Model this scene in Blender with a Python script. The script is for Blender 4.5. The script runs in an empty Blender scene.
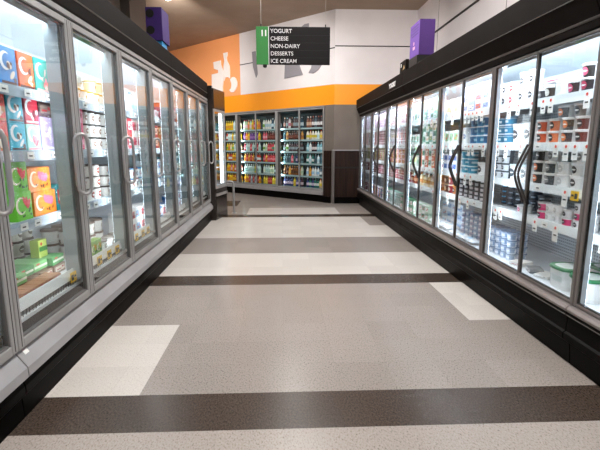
import bpy, bmesh, math, random
from mathutils import Vector, Matrix
random.seed(11)
sc = bpy.context.scene
COL = sc.collection
PI = math.pi
# ------------------------------------------------------------------ view
sc.view_settings.view_transform = 'Standard'
sc.view_settings.look = 'None'
sc.view_settings.gamma = 1
sc.view_settings.use_curve_mapping = False
sc.view_settings.exposure = 0.0
sc.cycles.max_bounces = 10
sc.cycles.diffuse_bounces = 5
sc.cycles.glossy_bounces = 4
sc.cycles.transparent_max_bounces = 24
sc.cycles.caustics_reflective = False
sc.cycles.caustics_refractive = False
sc.cycles.sample_clamp_indirect = 6

# ------------------------------------------------------------------ materials
def lin(h):
    h = h.lstrip('#')
    o = []
    for i in (0, 2, 4):
        c = int(h[i:i+2], 16) / 255
        o.append(c / 12.92 if c <= .04045 else ((c + .055) / 1.055) ** 2.4)
    return (*o, 1)

MC = {}
def mat(name, hexc='#808080', rough=.5, metal=0, emit=0, spec=None, coat=0):
    key = name
    if key in MC: return MC[key]
    m = bpy.data.materials.new(name); m.use_nodes = True
    b = m.node_tree.nodes['Principled BSDF']
    b.inputs['Base Color'].default_value = lin(hexc)
    b.inputs['Roughness'].default_value = rough
    b.inputs['Metallic'].default_value = metal
    if spec is not None: b.inputs['Specular IOR Level'].default_value = spec
    if coat: b.inputs['Coat Weight'].default_value = coat
    if emit:
        b.inputs['Emission Color'].default_value = lin(hexc)
        b.inputs['Emission Strength'].default_value = emit
    MC[key] = m
    return m
def c(hexc, rough=.45):           # plain printed / plastic colour
    return mat('print_' + hexc.strip('#') + ('' if rough == .45 else '_%d' % (rough*100)), hexc, rough)

def noisy(name, hexc, hex2, scale, rough=.5, metal=0, detail=3, stretch=(1, 1, 1), bump=0, rvar=0):
    if name in MC: return MC[name]
    m = mat(name, hexc, rough, metal); nt = m.node_tree; N = nt.nodes; L = nt.links
    b = N['Principled BSDF']
    tc = N.new('ShaderNodeTexCoord'); mp = N.new('ShaderNodeMapping'); mp.inputs['Scale'].default_value = stretch
    nz = N.new('ShaderNodeTexNoise'); nz.inputs['Scale'].default_value = scale; nz.inputs['Detail'].default_value = detail
    L.new(tc.outputs['Object'], mp.inputs[0]); L.new(mp.outputs[0], nz.inputs['Vector'])
    r = N.new('ShaderNodeValToRGB'); r.color_ramp.elements[0].color = lin(hexc); r.color_ramp.elements[1].color = lin(hex2)
    r.color_ramp.elements[0].position = .35; r.color_ramp.elements[1].position = .65
    L.new(nz.outputs['Fac'], r.inputs[0]); L.new(r.outputs[0], b.inputs['Base Color'])
    if bump:
        bp = N.new('ShaderNodeBump'); bp.inputs['Strength'].default_value = bump; bp.inputs['Distance'].default_value = .002
        L.new(nz.outputs['Fac'], bp.inputs['Height']); L.new(bp.outputs[0], b.inputs['Normal'])
    if rvar:
        mr = N.new('ShaderNodeMapRange'); mr.inputs['To Min'].default_value = rough - rvar; mr.inputs['To Max'].default_value = rough + rvar
        L.new(nz.outputs['Fac'], mr.inputs['Value']); L.new(mr.outputs[0], b.inputs['Roughness'])
    return m

TILE = .3083; TY0 = 1.831
def floor_mat(name, a, b_, dark_spk, rough):
    m = mat(name, a, rough, spec=.34); nt = m.node_tree; N = nt.nodes; L = nt.links; b = N['Principled BSDF']
    tc = N.new('ShaderNodeTexCoord')
    # speckle
    nz = N.new('ShaderNodeTexNoise'); nz.inputs['Scale'].default_value = 120; nz.inputs['Detail'].default_value = 3; nz.inputs['Roughness'].default_value = .65
    mp = N.new('ShaderNodeMapping'); mp.inputs['Scale'].default_value = (1, .6, 1); mp.inputs['Rotation'].default_value = (0, 0, .5)
    L.new(tc.outputs['Object'], mp.inputs[0]); L.new(mp.outputs[0], nz.inputs['Vector'])
    r = N.new('ShaderNodeValToRGB'); e = r.color_ramp.elements
    e[0].position = .31; e[0].color = lin(dark_spk); e[1].position = .44; e[1].color = lin(a)
    x = e.new(.66); x.color = lin(b_)
    L.new(nz.outputs['Fac'], r.inputs[0])
    # per tile tone and seams
    sx = N.new('ShaderNodeSeparateXYZ'); L.new(tc.outputs['Object'], sx.inputs[0])
    def mth(op, p, q=None):
        n = N.new('ShaderNodeMath'); n.operation = op
        for i, v in enumerate((p, q)):
            if v is None: continue
            if isinstance(v, (int, float)): n.inputs[i].default_value = v
            else: L.new(v, n.inputs[i])
        return n.outputs[0]
    u = mth('DIVIDE', mth('ADD', sx.outputs[0], 20*TILE - .0), TILE)
    v = mth('DIVIDE', mth('ADD', sx.outputs[1], 20*TILE - TY0), TILE)
    cb = N.new('ShaderNodeCombineXYZ'); L.new(mth('FLOOR', u), cb.inputs[0]); L.new(mth('FLOOR', v), cb.inputs[1])
    wn = N.new('ShaderNodeTexWhiteNoise'); L.new(cb.outputs[0], wn.inputs['Vector'])
    tone = mth('ADD', mth('MULTIPLY', wn.outputs['Value'], .09), .955)
    # seam: fract near 0
    def seam(w):
        f = mth('FRACT', w); d = mth('ABSOLUTE', mth('SUBTRACT', f, .5))
        return mth('GREATER_THAN', d, .4955)
    s = mth('MAXIMUM', seam(u), seam(v))
    tone = mth('MULTIPLY', tone, mth('SUBTRACT', 1, mth('MULTIPLY', s, .10)))
    # wide soft wear
    n2 = N.new('ShaderNodeTexNoise'); n2.inputs['Scale'].default_value = 1.6; n2.inputs['Detail'].default_value = 3
    L.new(tc.outputs['Object'], n2.inputs['Vector'])
    tone = mth('MULTIPLY', tone, mth('ADD', mth('MULTIPLY', n2.outputs['Fac'], .10), .95))
    mx = N.new('ShaderNodeVectorMath'); mx.operation = 'SCALE'; L.new(r.outputs[0], mx.inputs[0]); L.new(tone, mx.inputs['Scale'])
    L.new(mx.outputs[0], b.inputs['Base Color'])
    return m

F_TAUPE = floor_mat('vinyl_taupe', '#9a918a', '#a69d97', '#6a615b', .25)
F_TAUPE2 = floor_mat('vinyl_pale_taupe', '#a69c94', '#b2a9a2', '#766c65', .25)
F_WHITE = floor_mat('vinyl_cream', '#d2cbc4', '#dad4cd', '#bdb5ad', .24)
F_DARK = floor_mat('vinyl_dark', '#40362f', '#564a42', '#241e1a', .27)

W_TAUPE = noisy('wall_taupe_paint', '#6d645c', '#736a62', 3, .7)
W_BROWN = noisy('ceiling_brown_paint', '#a08c7a', '#a89481', 2, .8)
W_WHITE = noisy('wall_white_panel', '#e0dadb', '#e6e0e1', 2, .6)
W_ORANGE = mat('wall_orange_band', '#f79a12', .5)
W_PEACH = mat('wall_peach_graphic', '#f6a468', .55)
WHITE_CUT = mat('cutout_white', '#f4ebe6', .5)
GREY_CUT = mat('cutout_grey', '#8d8a90', .6)
SEAM = mat('seam_black', '#15120f', .5)
DARK = noisy('case_black_metal', '#1c1918', '#211d1c', 6, .5, .0)
HEAD = noisy('header_dark_bronze', '#14110f', '#181413', 5, .6)
HEAD_E = noisy('end_panel_bronze', '#2a2522', '#302a27', 5, .16)
HEAD_R = noisy('header_bronze_brown', '#171311', '#1c1715', 5, .6)
BLACK = noisy('kick_black_plastic', '#080707', '#0d0b0a', 14, .42, rvar=.06)
for m_ in (BLACK, HEAD, HEAD_R, DARK): m_.node_tree.nodes['Principled BSDF'].inputs['Specular IOR Level'].default_value = .05
LIP = mat('lip_pale_line', '#8d8883', .4, .3)
SILVER = noisy('door_aluminium', '#9c9b9a', '#a9a8a7', 3, .34, .25, stretch=(1, 1, .1))
SILVER_D = noisy('door_frame_bronze', '#726d6a', '#807a77', 3, .35, .35, stretch=(1, 1, .1))
FRAME_R = noisy('cooler_frame_pinkish', '#8b8381', '#978f8d', 3, .35, .3, stretch=(1, 1, .1))
SILL = noisy('sill_grey_metal', '#a2a1a3', '#acabad', 4, .42, .15)
SILLD = mat('gasket_dark', '#26211f', .5)
MIRR = mat('polished_end_lining', '#d8dcde', .06, .9)
GASK = mat('gasket_grey', '#5d5b5a', .5)
LINER = mat('cooler_liner_white', '#e6ebee', .5)
LINER_G = mat('cooler_mullion_plate', '#a3b0b2', .45)
SHELF = mat('shelf_white', '#dfe5e9', .4)
SHELF_G = mat('shelf_teal_dark', '#4b6468', .4)
RAIL = mat('price_rail_grey', '#a9b6c2', .35)
RAIL_B = mat('price_rail_white', '#e9eff0', .35)
RAIL_W = mat('bottom_rail_white', '#f2f5f6', .4)
RAIL_T = mat('price_rail_pale_teal', '#a9c6c8', .4)
LINER_B = mat('cooler_liner_dark', '#2e3f42', .5)
TAGW = mat('tag_card_white', '#f2f2ee', .6)
TAGY = mat('tag_card_yellow', '#f1c21f', .6)
TAGR = mat('tag_red', '#e0452a', .6)
TAGK = mat('tag_ink', '#2b2a2a', .6)
LED = mat('led_tube', '#e6f2ff', .4, 0, 13)
LED_L = mat('led_tube_warm', '#eef6ff', .4, 0, 10.5)
LED_B = mat('led_tube_back', '#e4faff', .4, 0, 26)
LED_E = mat('led_end', '#eef6ff', .4, 0, 2.5)
LED2 = mat('led_canopy', '#e6f2ff', .4, 0, 80)
LED2L = mat('led_canopy_left', '#eef6ff', .4, 0, 46)
LED2B = mat('led_canopy_back', '#e4faff', .4, 0, 3)
HANDLE = noisy('handle_grey_metal', '#a3a1a0', '#afadac', 4, .3, .35)
HANDLE_D = mat('handle_dark_grey', '#4a4645', .32, .5)
WIRE = mat('wire_dark', '#3c3b3a', .4, .5)

def glass_mat(name, tint, f0):
    m = bpy.data.materials.new(name); m.use_nodes = True; nt = m.node_tree; N = nt.nodes; L = nt.links
    N.remove(N['Principled BSDF'])
    out = N['Material Output']; tr = N.new('ShaderNodeBsdfTransparent'); gl = N.new('ShaderNodeBsdfGlossy')
    tr.inputs[0].default_value = tint; gl.inputs['Roughness'].default_value = .015; gl.inputs[0].default_value = (1, 1, 1, 1)
    fr = N.new('ShaderNodeFresnel')
    ge = N.new('ShaderNodeNewGeometry'); mi = N.new('ShaderNodeMix'); mi.data_type = 'FLOAT'   # same index from either side of the pane
    mi.inputs[2].default_value = f0; mi.inputs[3].default_value = 1/f0; L.new(ge.outputs['Backfacing'], mi.inputs[0]); L.new(mi.outputs[0], fr.inputs[0])
    mx = N.new('ShaderNodeMixShader'); L.new(fr.outputs[0], mx.inputs[0]); L.new(tr.outputs[0], mx.inputs[1]); L.new(gl.outputs[0], mx.inputs[2])
    L.new(mx.outputs[0], out.inputs[0]); MC[name] = m
    return m
GLASS_L = glass_mat('door_glass', (.95, .97, .965, 1), 1.46)
GLASS_R = glass_mat('door_glass_clear', (.965, .975, .975, 1), 1.45)

def wood_mat():
    m = mat('wainscot_dark_wood', '#2c201b', .5, spec=.2); nt = m.node_tree; N = nt.nodes; L = nt.links; b = N['Principled BSDF']
    tc = N.new('ShaderNodeTexCoord'); mp = N.new('ShaderNodeMapping'); mp.inputs['Scale'].default_value = (14, 14, .7)
    nz = N.new('ShaderNodeTexNoise'); nz.inputs['Scale'].default_value = 2; nz.inputs['Detail'].default_value = 5
    r = N.new('ShaderNodeValToRGB'); r.color_ramp.elements[0].color = lin('#150d0a'); r.color_ramp.elements[1].color = lin('#36231b')
    r.color_ramp.elements[0].position = .3; r.color_ramp.elements[1].position = .75
    L.new(tc.outputs['Object'], mp.inputs[0]); L.new(mp.outputs[0], nz.inputs['Vector']); L.new(nz.outputs['Fac'], r.inputs[0]); L.new(r.outputs[0], b.inputs['Base Color'])
    return m
WOOD = wood_mat()

def peg_mat():
    m = mat('cooler_back_perforated', '#dfe6ea', .5); nt = m.node_tree; N = nt.nodes; L = nt.links; b = N['Principled BSDF']
    tc = N.new('ShaderNodeTexCoord'); vo = N.new('ShaderNodeTexVoronoi'); vo.inputs['Scale'].default_value = 38; vo.inputs['Randomness'].default_value = 0; vo.voronoi_dimensions = '2D'
    sp = N.new('ShaderNodeSeparateXYZ'); cb = N.new('ShaderNodeCombineXYZ'); L.new(tc.outputs['Object'], sp.inputs[0]); L.new(sp.outputs[1], cb.inputs[0]); L.new(sp.outputs[2], cb.inputs[1]); L.new(cb.outputs[0], vo.inputs['Vector'])
    r = N.new('ShaderNodeValToRGB'); r.color_ramp.interpolation = 'CONSTANT'
    r.color_ramp.elements[0].color = lin('#8a949c'); r.color_ramp.elements[1].color = lin('#dfe6ea'); r.color_ramp.elements[1].position = .28
    L.new(vo.outputs['Distance'], r.inputs[0]); L.new(r.outputs[0], b.inputs['Base Color'])
    return m
PEG = peg_mat()

# ------------------------------------------------------------------ mesh builder
class MB:
    def __init__(s): s.v = []; s.f = []; s.m = []; s.mats = []
    def mi(s, m):
        if m not in s.mats: s.mats.append(m)
        return s.mats.index(m)
    def add(s, vs, fs, m):
        o = len(s.v); s.v += [tuple(p) for p in vs]
        i = s.mi(m)
        for f in fs: s.f.append([o + k for k in f]); s.m.append(i)
    def box(s, x0, x1, y0, y1, z0, z1, m, bev=0):
        if bev:
            b = bev; vs = []; 
            # chamfered box: octagonal section in xy, simple chamfer on z
            def ring(ix, z):
                return [(x0+ix+b, y0+ix, z), (x1-ix-b, y0+ix, z), (x1-ix, y0+ix+b, z), (x1-ix, y1-ix-b, z), (x1-ix-b, y1-ix, z), (x0+ix+b, y1-ix, z), (x0+ix, y1-ix-b, z), (x0+ix, y0+ix+b, z)]
            R = [ring(b*.7, z0), ring(0, z0+b), ring(0, z1-b), ring(b*.7, z1)]
            for r in R: vs += r
            fs = [list(range(7, -1, -1)), [24+k for k in range(8)]]
            for j in range(3):
                for k in range(8): fs.append([j*8+k, j*8+(k+1) % 8, j*8+8+(k+1) % 8, j*8+8+k])
            s.add(vs, fs, m); return
        vs = [(x0, y0, z0), (x1, y0, z0), (x1, y1, z0), (x0, y1, z0), (x0, y0, z1), (x1, y0, z1), (x1, y1, z1), (x0, y1, z1)]
        s.add(vs, [(0, 3, 2, 1), (4, 5, 6, 7), (0, 1, 5, 4), (1, 2, 6, 5), (2, 3, 7, 6), (3, 0, 4, 7)], m)
    def prism(s, poly, x0, x1, m, mats=None):   # poly of (y,z) extruded along x
        n = len(poly)
        vs = [(x0, y, z) for y, z in poly] + [(x1, y, z) for y, z in poly]
        o = len(s.v); s.v += vs
        for k in range(n):
            s.f.append([o+k, o+(k+1) % n, o+n+(k+1) % n, o+n+k]); s.m.append(s.mi(mats[k] if mats else m))
        s.f.append([o+k for k in range(n)][::-1]); s.m.append(s.mi(m))
        s.f.append([o+n+k for k in range(n)]); s.m.append(s.mi(m))
    def plate(s, poly, y0, y1, m):              # poly of (x,z) extruded along y
        n = len(poly); vs = [(x, y0, z) for x, z in poly] + [(x, y1, z) for x, z in poly]
        s.add(vs, [[k, (k+1) % n, n+(k+1) % n, n+k] for k in range(n)] + [list(range(n))[::-1], [n+k for k in range(n)]], m)
    def lathe(s, prof, m, n=16, cx=0, cy=0, matf=None, sx=1, sy=1, pw=None):
        o = len(s.v)
        for r, z in prof:
            for k in range(n):
                a = 2*PI*(k+.5)/n; ca, sa = math.cos(a), math.sin(a)
                if pw:
                    q = (abs(ca)**pw + abs(sa)**pw) ** (-1/pw); ca *= q; sa *= q
                s.v.append((cx + r*ca*sx, cy + r*sa*sy, z))
        for j in range(len(prof)-1):
            for k in range(n):
                s.f.append([o+j*n+k, o+j*n+(k+1) % n, o+(j+1)*n+(k+1) % n, o+(j+1)*n+k])
                mm = matf(j, k) if matf else None
                s.m.append(s.mi(mm or m))
        s.f.append([o+k for k in range(n)][::-1]); s.m.append(s.mi(m))
        t = o+(len(prof)-1)*n
        s.f.append([t+k for k in range(n)]); s.m.append(s.mi(m))
    def tube(s, pts, r, m, n=8, flat=1.0):
        P = [Vector(p) for p in pts]; rings = []
        up = Vector((0, 0, 1))
        for i, p in enumerate(P):
            t = (P[min(i+1, len(P)-1)] - P[max(i-1, 0)]).normalized()
            a = t.cross(up)
            if a.length < .05: a = t.cross(Vector((1, 0, 0)))
            # keep the frame from flipping
            a.normalize()
            if rings and a.dot(rings[-1][1]) < 0: a = -a
            b = t.cross(a).normalized(); rings.append((p, a, b))
        vs = []
        for p, a, b in rings:
            for k in range(n):
                w = 2*PI*k/n; vs.append(p + a*(r*math.cos(w)) + b*(r*flat*math.sin(w)))
        fs = [[j*n+k, j*n+(k+1) % n, (j+1)*n+(k+1) % n, (j+1)*n+k] for j in range(len(P)-1) for k in range(n)]
        fs += [list(range(n))[::-1], [(len(P)-1)*n+k for k in range(n)]]
        s.add(vs, fs, m)
    def mesh(s, name, fn=None, smooth=False, recalc=True):
        me = bpy.data.meshes.new(name)
        me.from_pydata([fn(*p) for p in s.v] if fn else s.v, [], s.f)
        for m in s.mats: me.materials.append(m)
        for p, i in zip(me.polygons, s.m): p.material_index = i; p.use_smooth = smooth
        if recalc:
            b = bmesh.new(); b.from_mesh(me); bmesh.ops.recalc_face_normals(b, faces=b.faces); b.to_mesh(me); b.free()
        if smooth:
            me.set_sharp_from_angle(angle=math.radians(38))
        me.update()
        return me

def link(name, me, parent=None, loc=None, rz=0):
    o = bpy.data.objects.new(name, me); COL.objects.link(o)
    if parent: o.parent = parent
    if loc is not None: o.location = loc
    o.rotation_euler[2] = rz
    return o
def tag(o, label=None, cat=None, group=None, kind=None):
    if label: o['label'] = label
    if cat: o['category'] = cat
    if group: o['group'] = group
    if kind: o['kind'] = kind
    return o
def thing(name, label, cat, loc, rz=0, group=None):
    o = link(name, None, None, loc, rz); o.empty_display_size = .1
    return tag(o, label, cat, group)
def struct(name, mb, fn=None):
    return tag(link(name, mb.mesh(name, fn)), kind='structure')

# ------------------------------------------------------------------ frames of the three cooler runs: (u along, v into the case, z)
OB = Vector((1.165, 9.93, 0)); EB = Vector((-.723, .691, 0)); NB = Vector((.691, .723, 0))
XR, XL = 1.72, -1.27
def fR(u, v, z): return (XR + v, u, z)
def fL(u, v, z): return (XL - v, u, z)
def fB(u, v, z):
    p = OB + EB*u + NB*v; return (p.x, p.y, z)
FR = {'R': (fR, -PI/2), 'L': (fL, PI/2), 'B': (fB, -math.atan2(.691, .723))}

# ------------------------------------------------------------------ room
def quadfloor():
    mb = MB()
    T = TILE; y = lambda k: TY0 + k*T
    zs = [(-4, y(0), 0), (y(0), y(1), 3), (y(1), y(7), 1), (y(7), y(8), 3), (y(8), y(11), 2), (y(11), y(14), 1), (y(14), y(20), 2), (y(20), y(21), 3), (y(21), y(24), 1), (y(24), y(25), 3), (y(25), y(28), 1), (y(28), 17, 1)]
    M = {0: F_TAUPE2, 1: F_TAUPE, 2: F_WHITE, 3: F_DARK}
    def q(x0, x1, y0, y1, m): mb.add([(x0, y0, 0), (x1, y0, 0), (x1, y1, 0), (x0, y1, 0)], [(0, 1, 2, 3)], m)
    X0, X1 = -7, 3.2
    for a, b, k in zs:
        cuts = [(X0, X1, M[k])]
        if abs(a - y(1)) < 1e-6:
            q(X0, X1, y(7)-.0001, y(7), F_TAUPE)
            # cream tiles beside each run
            q(X0, -5.0*T/2 + .0, a, b, F_TAUPE) if False else None
            xl0, xl1, xr0, xr1 = -1.30, -.765, 1.41, 1.80
            q(X0, xl0, a, b, F_TAUPE); q(xl0, xl1, a, y(4), F_WHITE); q(xl0, xl1, y(4), b, F_TAUPE)
            q(xl1, xr0, a, b, F_TAUPE); q(xr0, xr1, a, y(4), F_TAUPE); q(xr0, xr1, y(4), b, F_WHITE); q(xr1, X1, a, b, F_TAUPE)
            continue
        if abs(a - y(14)) < 1e-6:
            q(X0, 1.45, a, b, F_WHITE); q(1.45, X1, a, y(17), F_WHITE); q(1.45, X1, y(17), b, F_TAUPE); continue
        if abs(a - y(21)) < 1e-6:
            q(X0, -.69, a, b, F_TAUPE); q(-.69, 1.12, a, b, F_WHITE); q(1.12, X1, a, b, F_TAUPE2); continue
        if k == 3 and abs(a - y(24)) < 1e-6:
            q(X0, -.3, a, b, F_TAUPE); q(-.3, X1, a, b, F_TAUPE2); continue
        if abs(a - y(25)) < 1e-6:
            q(X0, -1.0, a, b, F_DARK); q(-1.0, X1, a, b, F_TAUPE); continue
        q(X0, X1, a, b, M[k])
    return mb
struct('floor', quadfloor())

ZC = 4.18
mb = MB(); mb.box(-7, 3.2, -4, 17, ZC, ZC+.1, W_BROWN); struct('ceiling', mb)
# back wall, straight part
mb = MB()
def wq(x0, x1, z0, z1, m, y=9.93, d=.12): mb.box(x0, x1, y, y+d, z0, z1, m)
wq(1.165, 2.95, 0, 2.205, W_TAUPE); wq(1.165, 2.95, 2.205, 2.64, W_ORANGE); wq(1.165, 2.95, 2.64, ZC, W_WHITE)
struct('wall_back', mb)
# angled part above and beside the back cooler
mb = MB()
def aq(u0, u1, z0, z1, m, v0=0, v1=.12):
    mb.box(u0, u1, v0, v1, z0, z1, m)
aq(0, .26, 0, 2.205, W_TAUPE); aq(0, 8.2, 2.205, 2.64, W_ORANGE); aq(0, 3.12, 2.64, ZC, W_WHITE); aq(3.12, 6.9, 2.64, ZC, W_PEACH); aq(6.9, 8.2, 2.64, ZC, W_TAUPE)
aq(4.86, 8.2, 0, 2.205, W_TAUPE)
struct('wall_back_angled', mb, fB)
# seams in the white cladding
mb = MB(); mb.box(1.165, 2.95, 9.922, 9.93, 3.425, 3.445, SEAM); struct('trim_1', mb)
mb = MB(); mb.box(0, 3.12, -.008, 0, 3.39, 3.41, SEAM); struct('trim_2', mb, fB)
mb = MB(); mb.box(2.93, 2.95, -2, 9.93, 3.43, 3.455, SEAM); struct('trim_3', mb)
mb = MB()
for yy in (6.0, 3.6, 8.6): mb.box(2.945, 2.95, yy, yy+.006, 2.4, ZC, W_TAUPE)
struct('trim_4', mb)
mb = MB(); mb.box(2.95, 3.07, -4, 9.93, 0, ZC, W_WHITE); struct('wall_right', mb)
mb = MB(); mb.box(-2.9, -2.78, -4, 9.4, 0, ZC, W_TAUPE); mb.box(-2.78, -2.62, 8.2, 9.2, 0, ZC, W_TAUPE); struct('wall_left', mb)
mb = MB(); mb.box(-7, -6.9, 9, 17, 0, ZC, W_TAUPE); struct('wall_far_left', mb)
mb = MB(); mb.box(-7, -2.9, 9.0, 9.1, 0, ZC, W_TAUPE); struct('wall_side_left', mb)
mb = MB(); mb.box(-2.9, 3.07, -4.1, -4, 0, ZC, W_TAUPE); struct('wall_front', mb)
# dark wood wainscot, pale rail, steel corner strip, black base
mb = MB()
mb.box(1.19, 1.80, 9.885, 9.93, .15, .80, WOOD); mb.box(1.19, 1.80, 9.885, 9.93, .84, 1.195, WOOD)
mb.box(1.19, 1.80, 9.90, 9.93, .80, .84, SEAM); mb.box(1.19, 1.80, 9.87, 9.93, 0, .15, BLACK)
struct('trim_wainscot', mb)
mb = MB()
mb.box(.06, .26, -.04, 0, .15, .80, WOOD); mb.box(.06, .26, -.04, 0, .84, 1.195, WOOD); mb.box(.06, .26, -.03, 0, .80, .84, SEAM); mb.box(.06, .26, -.05, 0, 0, .15, BLACK)
struct('trim_wainscot_angled', mb, fB)
mb = MB(); mb.box(1.125, 1.80, 9.87, 9.93, 1.195, 1.218, SILL); struct('trim_rail', mb)
mb = MB(); mb.box(1.13, 1.18, 9.86, 9.93, 0, 1.20, SILVER_D); struct('trim_corner_strip', mb)

# wall cut-outs on the angled wall
def cut(name, polys, m, label, v0=-.02):
    mb = MB()
    for p in polys: mb.plate(p, v0, 0, m)
    o = link(name, mb.mesh(name, fB)); return tag(o, label, 'wall decoration')
def ell(cx, cz, rx, rz, a0=0, a1=2*PI, n=24): return [(cx+rx*math.cos(a0+(a1-a0)*k/n), cz+rz*math.sin(a0+(a1-a0)*k/n)) for k in range(n+(0 if a1-a0 > 6.2 else 1))]
jug = [(4.33, 2.66), (4.31, 3.28), (4.02, 3.29), (4.02, 3.37), (4.20, 3.42), (4.22, 3.60), (3.90, 3.61), (3.90, 3.50), (3.80, 3.32), (3.80, 3.10), (3.85, 2.90), (3.85, 2.66)]
cut('wall_cutout', [jug], WHITE_CUT, 'white square-necked jug silhouette on the orange wall panel')
bottle = [(3.78, 3.78), (3.61, 3.78), (3.61, 3.69), (3.64, 3.66), (3.64, 3.58), (3.53, 3.42), (3.53, 3.10), (3.60, 3.14), (3.68, 3.15), (3.74, 3.12), (3.78, 3.06), (3.78, 3.42), (3.74, 3.58), (3.76, 3.66)]
cut('wall_cutout', [bottle], WHITE_CUT, 'white long-necked bottle silhouette on the orange wall panel')
cres = [(3.52, 3.07), (3.44, 3.12), (3.36, 3.12), (3.28, 3.07), (3.235, 2.98), (3.24, 2.88), (3.30, 2.79), (3.40, 2.73), (3.50, 2.74), (3.565, 2.80), (3.50, 2.83), (3.47, 2.90), (3.475, 2.98), (3.50, 3.02)]
cut('wall_cutout', [cres], WHITE_CUT, 'white rounded half-moon silhouette beside the bottle silhouette')
cut('wall_cutout', [[(2.63, 3.66), (2.50, 3.66), (2.44, 3.10), (2.50, 3.02), (2.60, 3.3)]], GREY_CUT, 'grey silhouette edge showing just left of the hanging aisle sign')
cut('wall_cutout', [[(1.50, 2.90), (.92, 2.93), (1.02, 3.14), (1.02, 3.5), (1.46, 3.5)]], GREY_CUT, 'grey wedge silhouette showing below the hanging aisle sign')
cut('wall_cutout', [[(.42, 3.22), (.36, 3.08), (.46, 2.98), (.60, 2.93), (.74, 2.95), (.66, 3.05), (.62, 3.22)]], GREY_CUT, 'grey curved silhouette below the sign near its right corner')
cut('wall_cutout', [[(.95, 3.6), (.95, 3.98), (.86, 4.02), (.74, 4.02), (.74, 3.6)]], GREY_CUT, 'grey bottle top silhouette peeking above the hanging aisle sign')

# ------------------------------------------------------------------ cooler cases
def strip_frame(mb, u0, u1, z0, z1, sl, sr, st, sb, v0, v1, m):
    b = .004
    mb.box(u0, u0+sl, v0, v1, z0, z1, m, b); mb.box(u1-sr, u1, v0, v1, z0, z1, m, b)
    mb.box(u0+sl, u1-sr, v0, v1, z1-st, z1, m, b); mb.box(u0+sl, u1-sr, v0, v1, z0, z0+sb, m, b)

def price_tag(style, f, u, zt, vf, parent, rng):
    mb = MB(); w = .055
    if style == 'hang':
        h = rng.choice((.085, .10, .10, .11))
        mb.box(u-w/2, u+w/2, vf-.014, vf-.011, zt-.01-h, zt-.01, TAGW)
        n = 10; mb.plate([(u+.011*math.cos(2*PI*k/n), zt-.024+.011*math.sin(2*PI*k/n)) for k in range(n)], vf-.0155, vf-.014, TAGR)
        mb.box(u-.016, u+.014, vf-.0152, vf-.014, zt-.078, zt-.068, TAGK)
        nm = 'price_tag'
    elif style == 'yellow':
        mb.box(u-.038, u+.038, vf-.02, vf-.017, zt-.068, zt-.005, TAGY)
        mb.box(u-.028, u-.002, vf-.0215, vf-.02, zt-.055, zt-.02, TAGK); mb.box(u+.008, u+.03, vf-.0215, vf-.02, zt-.04, zt-.028, TAGK)
        nm = 'sale_tag'
    else:
        mb.box(u-.035, u+.035, vf-.009, vf-.006, zt-.044, zt-.004, TAGW)
        mb.box(u-.02, u+.012, vf-.0102, vf-.009, zt-.03, zt-.022, TAGK)
        nm = 'price_tag'
    o = link(nm, mb.mesh(nm, f), parent)
    return o

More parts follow.
